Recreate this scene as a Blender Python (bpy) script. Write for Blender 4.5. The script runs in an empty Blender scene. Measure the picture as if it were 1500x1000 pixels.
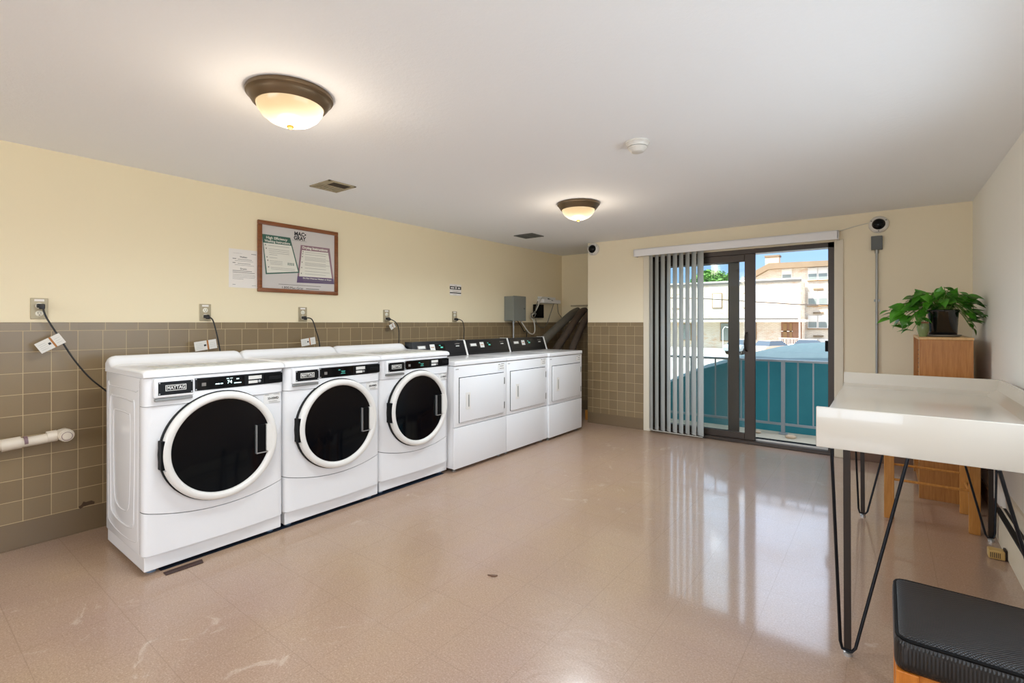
import bpy, bmesh, math, random
from math import pi, sin, cos, radians
from mathutils import Vector, Matrix
random.seed(7)
SC = bpy.context.scene
COL = SC.collection

# ------------------------------------------------------------------ materials
def lin(c):
    if isinstance(c, str):
        c = tuple(int(c[i:i+2], 16) / 255 for i in (0, 2, 4))
    return tuple((v / 12.92 if v <= .04045 else ((v + .055) / 1.055) ** 2.4) for v in c[:3]) + (1,)

MATS = {}
class N:
    """small node helper"""
    def __init__(s, name):
        s.m = bpy.data.materials.new(name); s.m.use_nodes = True
        s.t = s.m.node_tree; s.b = s.t.nodes['Principled BSDF']; s.out = s.t.nodes['Material Output']
        MATS[name] = s.m
    def n(s, kind, **k):
        x = s.t.nodes.new(kind)
        for a, v in k.items(): setattr(x, a, v)
        return x
    def l(s, a, b): s.t.links.new(a, b)
    def val(s, sock, v):
        if isinstance(v, (int, float, tuple, list)): sock.default_value = v
        else: s.l(v, sock)
    def math(s, op, a, b=None, c=None, clamp=False):
        x = s.n('ShaderNodeMath', operation=op); x.use_clamp = clamp
        s.val(x.inputs[0], a)
        if b is not None: s.val(x.inputs[1], b)
        if c is not None: s.val(x.inputs[2], c)
        return x.outputs[0]
    def mix(s, f, a, b, mode='MIX'):
        x = s.n('ShaderNodeMix', data_type='RGBA', blend_type=mode)
        s.val(x.inputs[0], f); s.val(x.inputs[6], a); s.val(x.inputs[7], b)
        return x.outputs[2]
    def pos(s):
        g = s.n('ShaderNodeNewGeometry'); x = s.n('ShaderNodeSeparateXYZ'); s.l(g.outputs['Position'], x.inputs[0])
        return g.outputs['Position'], x.outputs
    def noise(s, scale, detail=3, rough=.5, vec=None, dist=0, obj=True, stretch=None):
        x = s.n('ShaderNodeTexNoise'); x.inputs['Scale'].default_value = scale
        x.inputs['Detail'].default_value = detail; x.inputs['Roughness'].default_value = rough
        x.inputs['Distortion'].default_value = dist
        if vec is None:
            c = s.n('ShaderNodeTexCoord'); vec = c.outputs['Object'] if obj else s.pos()[0]
        if stretch:
            mp = s.n('ShaderNodeMapping'); mp.inputs['Scale'].default_value = stretch; s.l(vec, mp.inputs[0]); vec = mp.outputs[0]
        s.l(vec, x.inputs['Vector'])
        return x.outputs['Fac']
    def ramp(s, f, pts):
        x = s.n('ShaderNodeValToRGB'); e = x.color_ramp.elements
        while len(e) < len(pts): e.new(.5)
        for i, (p, c) in enumerate(pts):
            e[i].position = p; e[i].color = c if len(c) == 4 else c + (1,)
        s.l(f, x.inputs[0]); return x.outputs[0]
    def bump(s, h, strength=.2, dist=.01):
        x = s.n('ShaderNodeBump'); x.inputs['Strength'].default_value = strength; x.inputs['Distance'].default_value = dist
        s.l(h, x.inputs['Height']); s.l(x.outputs[0], s.b.inputs['Normal'])
    def set(s, **k):
        for a, v in k.items():
            s.val(s.b.inputs[a.replace('_', ' ')], v)
        return s.m

def simple(name, col, rough=.5, metal=0, coat=0, var=.06, scale=12, bump=0, bscale=None, **k):
    s = N(name); c = lin(col)
    f = s.noise(scale, 4)
    d = tuple(v * (1 - var) for v in c[:3]) + (1,); u = tuple(min(1, v * (1 + var)) for v in c[:3]) + (1,)
    s.set(Base_Color=s.mix(f, d, u), Roughness=rough, Metallic=metal, Coat_Weight=coat, **k)
    if bump: s.bump(s.noise(bscale or scale * 8, 5), bump, .004)
    return s.m

def emis(name, col, strength):
    s = N(name); s.set(Base_Color=lin(col), Emission_Color=lin(col), Emission_Strength=strength); return s.m

M = {}
# paint
def paint(name, col):
    s = N(name); c = lin(col); _, p = s.pos()
    f = s.noise(1.3, 3, obj=False)
    s.set(Base_Color=s.mix(f, tuple(v * .97 for v in c[:3]) + (1,), tuple(min(1, v * 1.02) for v in c[:3]) + (1,)), Roughness=.55)
    s.bump(s.noise(90, 3, obj=False), .12, .003); return s.m
M['paint'] = paint('beige wall paint', 'EADBB9')
M['paint_back'] = paint('beige back wall paint', 'EBDEC2')
M['paint_right'] = paint('wall paint whitened for daylight', 'F4F1E8')  # whiter than the other walls, standing in for light on this one
# ceiling
s = N('textured white ceiling'); s.set(Base_Color=lin('F0F1F3'), Roughness=.85)
s.bump(s.math('ADD', s.noise(38, 4, .6, obj=False), s.math('MULTIPLY', s.noise(130, 2, obj=False), .4)), .16, .008); M['ceil'] = s.m

def grid(s, coord, pitch, phase, w):
    f = s.math('FRACT', s.math('DIVIDE', s.math('SUBTRACT', coord, phase - 50 * pitch), pitch))
    d = s.math('ABSOLUTE', s.math('SUBTRACT', f, .5))
    return s.math('GREATER_THAN', d, .5 - w / pitch / 2)
def cell(s, coord, pitch, phase):
    return s.math('FLOOR', s.math('DIVIDE', s.math('SUBTRACT', coord, phase - 50 * pitch), pitch))

def tile_mat(name, axis, ph, phase, pv, cap, base):
    s = N(name); P, xyz = s.pos(); h = xyz[axis]; z = xyz[2]
    top = 1.22 - cap
    body = s.math('LESS_THAN', z, top + .001)
    gv = grid(s, h, ph, phase, .0028)
    gc = grid(s, h, ph * 1.42, phase + .03, .0028)
    vert = s.math('ADD', s.math('MULTIPLY', gv, body), s.math('MULTIPLY', gc, s.math('SUBTRACT', 1, body)), clamp=True)
    hor = s.math('MULTIPLY', grid(s, z, pv, top, .0028), s.math('LESS_THAN', z, top + .02))
    above = s.math('GREATER_THAN', z, base)
    g = s.math('MULTIPLY', s.math('MAXIMUM', vert, hor), above)
    wn = s.n('ShaderNodeTexWhiteNoise', noise_dimensions='2D'); cv = s.n('ShaderNodeCombineXYZ')
    s.l(cell(s, h, ph, phase), cv.inputs[0]); s.l(cell(s, z, pv, top), cv.inputs[1]); s.l(cv.outputs[0], wn.inputs['Vector'])
    t = s.mix(wn.outputs['Value'], lin('806C4F'), lin('8A7657'))
    t = s.mix(s.math('MULTIPLY', s.noise(300, 2, obj=False), .35), t, lin('7C6A50'))
    t = s.mix(above, lin('77644C'), t)
    s.set(Base_Color=s.mix(g, t, lin('BFA983')), Roughness=s.math('ADD', .28, s.math('MULTIPLY', g, .5)))
    s.bump(s.math('SUBTRACT', 1, g), .25, .002)
    return s.m
M['tile_left'] = tile_mat('brown wall tile left', 1, .1135, .497, .1143, .047, .141)
M['tile_back'] = tile_mat('brown wall tile column', 0, .1075, -2.811, .109, .045, .13)

# floor
s = N('polished tan vinyl floor tile'); P, xyz = s.pos()
gx = grid(s, xyz[0], .3048, -1.02, .003); gy = grid(s, xyz[1], .3048, .031, .003)
g = s.math('MAXIMUM', gx, gy)
wn = s.n('ShaderNodeTexWhiteNoise', noise_dimensions='2D'); cv = s.n('ShaderNodeCombineXYZ')
s.l(cell(s, xyz[0], .3048, -1.02), cv.inputs[0]); s.l(cell(s, xyz[1], .3048, .031), cv.inputs[1]); s.l(cv.outputs[0], wn.inputs['Vector'])
big = s.noise(1.1, 4, .55, obj=False)
base = s.mix(s.ramp(big, [(.35, (0, 0, 0)), (.65, (1, 1, 1))]), lin('AC9080'), lin('B2977C'))
base = s.mix(s.math('MULTIPLY', wn.outputs['Value'], .10), base, lin('A88D78'))
sp = s.noise(150, 3, .7, obj=False)
base = s.mix(s.ramp(sp, [(.42, (.5, .5, .5)), (.55, (0, 0, 0))]), base, lin('8F725C'))
sp2 = s.noise(120, 2, .6, obj=False, stretch=(1, 1.7, 1))
base = s.mix(s.ramp(sp2, [(.56, (0, 0, 0)), (.7, (.45, .45, .45))]), base, lin('D6BFA8'))
scf = s.noise(5, 5, .7, obj=False, dist=1.5)
scm = s.noise(.8, 2, .5, obj=False)
scuff = s.math('MULTIPLY', s.ramp(scf, [(.60, (0, 0, 0)), (.68, (1, 1, 1))]), s.ramp(scm, [(.5, (0, 0, 0)), (.6, (.35, .35, .35))]))
base = s.mix(scuff, base, lin('DCCDBE'))
base = s.mix(s.math('MULTIPLY', g, .28), base, lin('7A604C'))
rn = s.noise(2.2, 4, .6, obj=False)
s.set(Base_Color=base, Roughness=s.math('ADD', s.math('MULTIPLY', rn, .2), s.math('ADD', .26, s.math('MULTIPLY', g, .08))), Specular_IOR_Level=.4, Coat_Weight=s.math('ADD', .3, s.math('MULTIPLY', s.math('MULTIPLY_ADD', xyz[0], 1.3, s.math('ADD', 1.9, s.math('MULTIPLY', big, .6)), clamp=True), .7)), Coat_IOR=1.6, Coat_Roughness=s.math('ADD', .05, s.math('MULTIPLY', rn, .07)))
wave = s.noise(2.6, 3, .5, obj=False, dist=.8)
w2 = s.noise(11, 3, .55, obj=False, dist=1.2)
hh = s.math('ADD', s.math('MULTIPLY', wave, 1.3), s.math('MULTIPLY', w2, .38))
hh = s.math('SUBTRACT', hh, s.math('MULTIPLY', g, .02))
s.bump(hh, .22, .02); M['floor'] = s.m

M['white'] = simple('white enamel', 'E9E9EA', .22, coat=.3, var=.01, scale=3)
M['white2'] = simple('white plastic', 'E6E4E0', .35, var=.02)
M['bezel'] = simple('ivory door ring plastic', 'E3E0DA', .3, var=.015)
M['shadow'] = simple('dark gap', '0A0A0B', .8)
M['black'] = simple('black plate', '0B0C0E', .35, var=.1, Specular_IOR_Level=.3)
M['matblack'] = simple('matte black plastic', '040405', .5, Specular_IOR_Level=.15)
M['glassblack'] = simple('tinted door glass', '06080C', .06, var=.2, Specular_IOR_Level=.25)
M['console'] = simple('charcoal console', '0B0E14', .3, coat=.1)
M['screen'] = simple('dark display', '06080B', .1)
M['label'] = simple('printed label', 'DAD9D4', .5, var=.03, scale=60)
M['labeldim'] = simple('thin clear label strip', 'B9B8AE', .35, var=.18, scale=70)
M['ink'] = simple('black ink', '1E1E20', .6)
M['greyink'] = simple('grey ink', '77726C', .6)
M['silver'] = simple('silver trim', 'C9CACB', .3, metal=.7)
M['led'] = emis('display digits', 'BFE6E8', 1.2)
M['ledgreen'] = emis('green display digits', '3F8F80', .7)
M['blueish'] = simple('blue plastic foot', '6A7F95', .5)
M['steel'] = simple('galvanized steel', '9A9B98', .4, metal=.8, var=.1)
M['conduit'] = simple('grey metal conduit', 'A6A8A6', .4, metal=.5)
M['boxgrey'] = simple('grey enclosure paint', '7F817A', .45, metal=.1, var=.04)
M['jbox'] = simple('dark grey box', '5E605E', .5)
M['plate'] = simple('tan wall plate', 'A89A7C', .4, metal=.2)
M['socket'] = simple('ivory socket', 'E4DECB', .4)
M['cord'] = simple('black cord rubber', '120F0D', .45)
M['cable_w'] = simple('white cable', 'CFCBC0', .5)
M['cable_g'] = simple('grey cable', '6E6A60', .5)
M['tagpaper'] = simple('tag paper', 'DAD5CC', .6, var=.05, scale=80)
M['orange'] = simple('orange print stripe', 'A96A2C', .6)
M['paper'] = simple('white paper', 'E7E0D8', .7, var=.01)
M['pvc'] = simple('white drain pipe', 'D9CDBB', .35, var=.08, scale=20)
M['pvcmark'] = simple('purple primer stain', '7E6468', .5)
M['duct'] = simple('dusty grey duct wrap', '5F5A50', .75, var=.25, scale=14, bump=.4, bscale=40)
M['duct2'] = simple('brown duct wrap', '4E4034', .8, var=.3, scale=14, bump=.4, bscale=40)
M['bronze'] = simple('oil rubbed bronze', '6E5C46', .35, metal=.6, var=.15, scale=8)
M['finial'] = simple('brass finial', 'B98A3C', .3, metal=.8)
M['ventpaint'] = simple('beige vent metal', 'A89C82', .5, metal=.2)
M['ventdark'] = simple('dark vent opening', '3A2E20', .8)
M['doorframe'] = simple('dark bronze aluminium', '3E342D', .38, metal=.35, var=.05)
M['sillwhite'] = simple('white track', 'D8D6D2', .4)
M['trim'] = simple('light painted trim', 'DCD2BE', .45, var=.02)
M['basebrown'] = simple('brown vinyl base', '6B4F3D', .5)
s = N('blind vane vinyl'); s.set(Base_Color=lin('DADAD6'), Roughness=.45); s.b.inputs['Subsurface Weight'].default_value = 0
tr = s.n('ShaderNodeBsdfTranslucent'); tr.inputs[0].default_value = lin('D8DAD8'); mx = s.n('ShaderNodeMixShader'); mx.inputs[0].default_value = .16
s.l(s.b.outputs[0], mx.inputs[1]); s.l(tr.outputs[0], mx.inputs[2]); s.l(mx.outputs[0], s.out.inputs[0]); M['vane'] = s.m
M['valance'] = simple('white valance', 'E8E6E6', .35, var=.01)
s = N('window glass'); s.set(Base_Color=(1, 1, 1, 1), Roughness=0)
tp = s.n('ShaderNodeBsdfTransparent'); tp.inputs[0].default_value = (.93, .96, .96, 1)
gl = s.n('ShaderNodeBsdfGlossy'); gl.inputs['Roughness'].default_value = .02; fr = s.n('ShaderNodeFresnel'); fr.inputs[0].default_value = 1.5
mx = s.n('ShaderNodeMixShader'); s.l(s.math('MULTIPLY', fr.outputs[0], .5), mx.inputs[0]); s.l(tp.outputs[0], mx.inputs[1]); s.l(gl.outputs[0], mx.inputs[2]); s.l(mx.outputs[0], s.out.inputs[0]); M['glass'] = s.m

def wood(name, a, b, axis=2, scale=6, rough=.35, st=14):
    s = N(name); sc = [st, st, st]; sc[axis] = 1.2
    f = s.noise(scale, 5, .6, stretch=tuple(sc), dist=.3)
    s.set(Base_Color=s.mix(s.ramp(f, [(.3, (0, 0, 0)), (.7, (1, 1, 1))]), lin(a), lin(b)), Roughness=rough); s.bump(f, .08, .002); return s.m
M['oak'] = wood('honey oak veneer', 'A0652A', 'BA7F40', 2)
M['oakedge'] = wood('light oak edge', 'C79A62', 'D8AF78', 2)
M['pine'] = wood('pine wood', 'B5762F', 'CB8E45', 2, rough=.4)
M['framewood'] = wood('red brown frame wood', '6E3C18', '8A5023', 1, rough=.35)
M['orangewood'] = wood('orange stained wood', 'B5671C', 'CF8030', 2, rough=.35)
M['tray'] = simple('glossy cream laminate', 'D0C7B9', .24, coat=.4, var=.012, scale=2)
M['legbrown'] = simple('dark brown steel leg', '2B2019', .4, metal=.4)
M['rod'] = simple('black steel rod', '14161C', .35, metal=.5)
s = N('black quilted vinyl'); tc = s.n('ShaderNodeTexCoord'); sx = s.n('ShaderNodeSeparateXYZ'); s.l(tc.outputs['Object'], sx.inputs[0])
wv = s.math('MULTIPLY', s.math('SINE', s.math('MULTIPLY', sx.outputs[0], 900)), s.math('SINE', s.math('MULTIPLY', sx.outputs[1], 900)))
s.set(Base_Color=s.mix(s.noise(5, 3), lin('0E0B0A'), lin('171312')), Roughness=.36)
s.bump(s.math('ADD', s.math('MULTIPLY', wv, .8), s.math('MULTIPLY', s.noise(9, 3), 2.5)), .3, .003); M['vinyl'] = s.m
M['heater'] = simple('cream heater enamel', 'DDD2BC', .4, var=.03)
M['tan'] = simple('tan plastic', 'C5A263', .45)
M['pot'] = simple('black glazed pot', '121214', .12, coat=.8)
M['saucer'] = simple('grey saucer', '8C8780', .35)
M['soil'] = simple('potting soil', '2A1D14', .9, bump=.5)
M['jar'] = simple('mottled green glass jar', '7E8C5C', .15, var=.4, scale=25)
M['jarrim'] = simple('reddish jar rim', '8C5A3A', .4)
s = N('pothos leaf'); f = s.noise(7, 3); s.set(Base_Color=s.mix(s.ramp(f, [(.35, (0, 0, 0)), (.65, (1, 1, 1))]), lin('1E4A16'), lin('5FAE2C')), Roughness=.32)
tr = s.n('ShaderNodeBsdfTranslucent'); tr.inputs[0].default_value = lin('5FB02A'); mx = s.n('ShaderNodeMixShader'); mx.inputs[0].default_value = .2
s.l(s.b.outputs[0], mx.inputs[1]); s.l(tr.outputs[0], mx.inputs[2]); s.l(mx.outputs[0], s.out.inputs[0]); M['leaf'] = s.m
M['stem'] = simple('green stem', '6E8F3E', .5)
M['camwhite'] = simple('white camera shell', 'DAD6CE', .35)
M['patch'] = simple('dark brown worn floor patch', '3A221B', .45, var=.5, scale=60)
M['stain'] = simple('rusty wall stain', '4A3622', .6, var=.4, scale=60)
M['bluesheet'] = simple('thin dark blue sheet', '1E2838', .4, var=.2)
# posters
def tint(name, c): M[name] = simple(name, c, .35, var=.02)
tint('poster ground', 'C9C2BC'); tint('poster green', '355D4E'); tint('poster purple', '5A4468'); tint('poster mauve', '8B6A74'); tint('poster sheet', 'DDD9CC')
# outside
s = N('whitewashed brick'); P, xyz = s.pos()
bk = s.n('ShaderNodeTexBrick'); cv = s.n('ShaderNodeCombineXYZ'); s.l(xyz[0], cv.inputs[0]); s.l(xyz[2], cv.inputs[1]); s.l(cv.outputs[0], bk.inputs['Vector'])
bk.inputs['Scale'].default_value = 1; bk.inputs['Brick Width'].default_value = .4; bk.inputs['Row Height'].default_value = .13; bk.inputs['Mortar Size'].default_value = .012
bk.inputs['Color1'].default_value = lin('D6CCBC'); bk.inputs['Color2'].default_value = lin('CBBFAD'); bk.inputs['Mortar'].default_value = lin('B9AC9A')
s.set(Base_Color=s.mix(s.ramp(s.noise(.6, 5, .75, obj=False, stretch=(1, 1, 2)), [(.52, (0, 0, 0)), (.66, (.9, .9, .9))]), bk.outputs[0], lin('C4A383')), Roughness=.85); M['brick'] = s.m
M['brickred'] = simple('red brown brick', '8A6650', .85, var=.3, scale=2)
M['chim'] = simple('sandy stone chimney', 'C9AF92', .85, var=.15, scale=2)
M['roofedge'] = simple('weathered brown eave', '76654F', .8, var=.15, scale=1)
M['gutter'] = simple('grey gutter', '55524C', .6)
M['fascia'] = simple('white fascia', 'D8D4CC', .6)
M['winframe'] = simple('tan window frame', '8A6A42', .6)
M['winwhite'] = simple('white window frame', 'D9D3CA', .6)
M['pane'] = simple('pale reflecting pane', 'A7AFB0', .15, var=.2, scale=1)
M['panedark'] = simple('dark pane', '7F8783', .1, var=.2, scale=1)
M['asphalt'] = simple('pale asphalt', 'A9A49A', .9)
M['concrete'] = simple('balcony concrete', 'BDB19B', .85, var=.12, scale=6, bump=.3)
M['rail'] = simple('grey painted railing', '8F959A', .45, var=.04)
s = N('teal canopy fabric'); tcol = s.mix(s.noise(2.5, 4), lin('22606A'), lin('35777F')); s.set(Base_Color=tcol, Roughness=.5)
tr = s.n('ShaderNodeBsdfTranslucent'); s.l(tcol, tr.inputs[0]); mx = s.n('ShaderNodeMixShader'); mx.inputs[0].default_value = .5
s.l(s.b.outputs[0], mx.inputs[1]); s.l(tr.outputs[0], mx.inputs[2]); s.l(mx.outputs[0], s.out.inputs[0]); M['teal'] = s.m
s = N('teal canopy top greyed for sky light'); s.set(Base_Color=s.mix(s.noise(3, 4, stretch=(6, 1, 1)), lin('34454B'), lin('4A5A5F')), Roughness=.55)  # sky light on the top is put in as a greyer colour
tr = s.n('ShaderNodeBsdfTranslucent'); tr.inputs[0].default_value = lin('6FA5AC'); mx = s.n('ShaderNodeMixShader'); mx.inputs[0].default_value = .4
s.l(s.b.outputs[0], mx.inputs[1]); s.l(tr.outputs[0], mx.inputs[2]); s.l(mx.outputs[0], s.out.inputs[0]); M['tealtop'] = s.m
M['treeleaf'] = simple('broadleaf foliage', '5E8A35', .6, var=.5, scale=1.2)
M['treeleaf2'] = simple('rust foliage', 'A3704C', .6, var=.3, scale=1.2)
M['bark'] = simple('bark', '5A4632', .9)
M['carblue'] = simple('blue grey car paint', '8E9BA3', .25, coat=.5)
M['carwhite'] = simple('white car paint', 'D5D8DA', .25, coat=.5)
M['cartan'] = simple('tan car paint', 'B79F87', .3, coat=.5)
M['carglass'] = simple('car glass', '3B4650', .08)
M['tyre'] = simple('tyre', '1B1B1B', .8)
M['wire'] = simple('utility wire', '4A4038', .8)

# ------------------------------------------------------------------ mesh tools
def new_obj(name, bm, mat, parent=None, smooth=None):
    me = bpy.data.meshes.new(name)
    bmesh.ops.recalc_face_normals(bm, faces=bm.faces[:])
    bm.to_mesh(me); bm.free()
    o = bpy.data.objects.new(name, me); COL.objects.link(o)
    if mat is not None:
        for m in (mat if isinstance(mat, (list, tuple)) else [mat]): me.materials.append(M[m] if isinstance(m, str) else m)
    if parent: o.parent = parent
    if smooth:
        for p in me.polygons: p.use_smooth = True
        mod = o.modifiers.new('Split', 'EDGE_SPLIT'); mod.split_angle = radians(smooth)
    return o
def B(): return bmesh.new()
def box(bm, x0, x1, y0, y1, z0, z1, bev=0, seg=2):
    r = bmesh.ops.create_cube(bm, size=1); v = r['verts']
    for q in v: q.co = Vector(((x0 + x1) / 2 + q.co.x * (x1 - x0), (y0 + y1) / 2 + q.co.y * (y1 - y0), (z0 + z1) / 2 + q.co.z * (z1 - z0)))
    if bev:
        es = {e for q in v for e in q.link_edges}
        bmesh.ops.bevel(bm, geom=list(es), offset=bev, segments=seg, profile=.6, affect='EDGES')
    return bm
def tube(bm, pts, r, n=10, caps=True, smoothpts=0):
    pts = [Vector(p) for p in pts]
    if smoothpts and len(pts) > 2:
        q = []
        P = [pts[0]] + pts + [pts[-1]]
        for i in range(1, len(P) - 2):
            for k in range(smoothpts):
                t = k / smoothpts
                a, b, c, d = P[i-1], P[i], P[i+1], P[i+2]
                q.append(.5 * ((2 * b) + (-a + c) * t + (2 * a - 5 * b + 4 * c - d) * t * t + (-a + 3 * b - 3 * c + d) * t ** 3))
        q.append(pts[-1]); pts = q
    rings = []; prev = None
    for i, p in enumerate(pts):
        t = (pts[min(i + 1, len(pts) - 1)] - pts[max(i - 1, 0)]).normalized()
        if prev is None: u = t.orthogonal().normalized()
        else: u = (prev - t * prev.dot(t)).normalized()
        prev = u; w = t.cross(u)
        rr = r[i] if isinstance(r, (list, tuple)) else r
        rings.append([bm.verts.new(p + (u * cos(2 * pi * k / n) + w * sin(2 * pi * k / n)) * rr) for k in range(n)])
    for a, b in zip(rings, rings[1:]):
        for k in range(n): bm.faces.new((a[k], a[(k + 1) % n], b[(k + 1) % n], b[k]))
    if caps: bm.faces.new(rings[0]); bm.faces.new(rings[-1][::-1])
    return bm
def lathe(bm, prof, n=48, mat4=None, cap0=False, cap1=False):
    """prof: (r, h) around +Z"""
    rings = []
    for r, h in prof:
        if r < 1e-6: rings.append([bm.verts.new((0, 0, h))])
        else: rings.append([bm.verts.new((r * cos(2 * pi * k / n), r * sin(2 * pi * k / n), h)) for k in range(n)])
    for a, b in zip(rings, rings[1:]):
        for k in range(n):
            k2 = (k + 1) % n
            if len(a) == 1 and len(b) == 1: continue
            if len(a) == 1: bm.faces.new((a[0], b[k2], b[k]))
            elif len(b) == 1: bm.faces.new((a[k], a[k2], b[0]))
            else: bm.faces.new((a[k], a[k2], b[k2], b[k]))
    if cap0 and len(rings[0]) > 1: bm.faces.new(rings[0])
    if cap1 and len(rings[-1]) > 1: bm.faces.new(rings[-1])
    if mat4 is not None:
        bmesh.ops.transform(bm, matrix=mat4, verts=[v for rg in rings for v in rg])
    return bm
def prism(bm, poly, z0, z1, axis='z'):
    """extrude 2-D polygon; axis z: (x,y); axis y: (x,z); axis x: (y,z)"""
    f = {'z': lambda a, b, h: (a, b, h), 'y': lambda a, b, h: (a, h, b), 'x': lambda a, b, h: (h, a, b)}[axis]
    a = [bm.verts.new(f(p[0], p[1], z0)) for p in poly]; b = [bm.verts.new(f(p[0], p[1], z1)) for p in poly]
    bm.faces.new(a[::-1]); bm.faces.new(b)
    n = len(poly)
    for k in range(n): bm.faces.new((a[k], a[(k + 1) % n], b[(k + 1) % n], b[k]))
    return bm
AX = Matrix.Rotation(pi / 2, 4, 'Y')     # lathe axis +Z -> +X
AY = Matrix.Rotation(pi / 2, 4, 'X')     # lathe axis +Z -> -Y
def T(x, y, z): return Matrix.Translation((x, y, z))

def thing(name, label, cat, loc=(0, 0, 0), rz=0, group=None):
    o = bpy.data.objects.new(name, None); COL.objects.link(o); o.location = loc; o.rotation_euler = (0, 0, rz)
    o.empty_display_size = .1
    return tag(o, label, cat, group)
def tag(o, label, cat, group=None, kind=None):
    if label: o['label'] = label
    if cat: o['category'] = cat
    if group: o['group'] = group
    if kind: o['kind'] = kind
    return o
def struct(name, bm, mat, smooth=None):
    o = new_obj(name, bm, mat, None, smooth); o['kind'] = 'structure'; return o
def children(o): return [c for c in bpy.data.objects if c.parent == o]
def copy_tree(o, parent=None, skip=()):
    c = o.copy(); COL.objects.link(c)
    if parent: c.parent = parent
    for ch in children(o):
        if ch.name.split('.')[0] in skip: continue
        copy_tree(ch, c, skip)
    return c
def text(name, s, size, mat, parent, loc, mat3, width=None, ext=.0004, align='CENTER', bold=0):
    """text whose local x/y axes are given by mat3 (3x3 columns), converted to mesh"""
    cu = bpy.data.curves.new(name, 'FONT'); cu.body = s; cu.size = size; cu.extrude = ext; cu.align_x = align; cu.align_y = 'CENTER'
    cu.offset = bold; cu.resolution_u = 3
    t = bpy.data.objects.new(name, cu); COL.objects.link(t)
    bpy.context.view_layer.update()
    me = bpy.data.meshes.new_from_object(t.evaluated_get(bpy.context.evaluated_depsgraph_get()))
    w = t.dimensions.x
    bpy.data.objects.remove(t)
    me.name = name
    mm = mat3.to_4x4()
    if width and w > 1e-6: mm = mm @ Matrix.Diagonal((width / w, 1, 1, 1))
    me.transform(T(*loc) @ mm)
    me.materials.clear(); me.materials.append(M[mat])
    o = bpy.data.objects.new(name, me); COL.objects.link(o)
    if parent: o.parent = parent
    return o
def basis(x, y):
    x = Vector(x); y = Vector(y); z = x.cross(y); m = Matrix((x, y, z)).transposed(); return m
FX = basis((0, 1, 0), (0, 0, 1))     # facing +X (reads along +Y)

# ------------------------------------------------------------------ room
WL, WB, WR, ZC = -3.72, 5.31, .56, 2.185
YR = -3.2; YA = 6.07; XC = -2.88
b = B(); box(b, WL - .2, WR + .2, YR - .2, WB + .06, -.3, 0); box(b, WL - .2, XC + .12, WB + .06, YA + .2, -.3, 0); struct('floor', b, 'floor')
b = B(); box(b, WL - .2, WR + .2, YR - .2, WB + .25, ZC, ZC + .3); box(b, WL - .2, XC + .12, WB + .25, YA + .2, ZC, ZC + .3); struct('ceiling', b, 'ceil')
b = B(); box(b, WL - .2, WL, YR - .2, YA + .2, 0, ZC); wl = struct('wall_left', b, 'paint')
b = B(); box(b, WL, WL + .008, YR, YA, 0, 1.22, .002, 1); o = new_obj('tile_wainscot', b, 'tile_left', wl)
b = B(); prism(b, [(.725, .150), (.74, .160), (.748, .176), (.76, .170), (.785, .172), (.80, .160), (.797, .148), (.775, .150), (.75, .146), (.735, .138)], WL + .0075, WL + .0086, 'x'); new_obj('rust_stain', b, 'stain', wl)
b = B(); box(b, WL, XC + .12, YA, YA + .15, 0, ZC); wa = struct('wall_alcove', b, 'paint')
b = B(); box(b, WL + .008, XC, YA - .008, YA, 0, 1.22); new_obj('tile_wainscot', b, 'tile_back', wa)
DX0, DX1, DZ = -2.09, -.36, 1.955
b = B(); box(b, XC, DX0, WB, WB + .16, 0, ZC); box(b, DX1, WR + .2, WB, WB + .16, 0, ZC); box(b, DX0, DX1, WB, WB + .16, DZ, ZC)
box(b, XC, XC + .12, WB + .16, YA, 0, ZC)
wb = struct('wall_back', b, 'paint_back')
b = B(); box(b, XC, -2.165, WB - .008, WB, 0, 1.22, .002, 1); new_obj('tile_wainscot', b, 'tile_back', wb)
WY0, WY1, WZ0, WZ1 = .2, 2.8, .95, 1.75  # opening out of view, added to let fill light in
b = B(); box(b, WR, WR + .2, YR - .2, WY0, 0, ZC); box(b, WR, WR + .2, WY1, WB, 0, ZC); box(b, WR, WR + .2, WY0, WY1, 0, WZ0); box(b, WR, WR + .2, WY0, WY1, WZ1, ZC)
struct('wall_right', b, 'paint_right')
b = B(); box(b, WL, -3.0, YR - .2, YR, 0, ZC); box(b, -.2, WR, YR - .2, YR, 0, ZC); box(b, -3.0, -.2, YR - .2, YR, 0, .8); box(b, -3.0, -.2, YR - .2, YR, 2.0, ZC); struct('wall_rear', b, 'paint')  # rear wall opening is added for fill light too
b = B()
for x_ in (-3.0, -1.6, -.2): box(b, x_ - .03, x_ + .03, YR - .12, YR - .07, .8, 2.0)
for z_ in (.83, 1.97): box(b, -3.0, -.2, YR - .12, YR - .07, z_ - .03, z_ + .03)
struct('added_window_2', b, 'winwhite')  # unseen rear window, added to carry a fill light
b = B()
for y in (WY0, (WY0 + WY1) / 2, WY1): box(b, WR + .05, WR + .1, y - .03, y + .03, WZ0, WZ1)
for z in (WZ0 + .02, WZ1 - .02): box(b, WR + .05, WR + .1, WY0, WY1, z - .03, z + .03)
struct('added_window_1', b, 'winwhite')  # unseen right wall window, added to carry a fill light
# door trim
b = B(); box(b, -2.165, DX0, WB - .018, WB + .02, 0, 1.97, .003, 1); box(b, DX1, DX1 + .07, WB - .014, WB + .02, 0, 1.97, .003, 1); struct('trim_1', b, 'trim')
b = B(); box(b, DX1 + .07, WR, WB - .012, WB, 0, .1, .003, 1); struct('baseboard_back', b, 'basebrown')
b = B(); box(b, WR - .012, WR, 4.1, WB - .012, 0, .1, .003, 1); struct('baseboard_right', b, 'basebrown')

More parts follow.
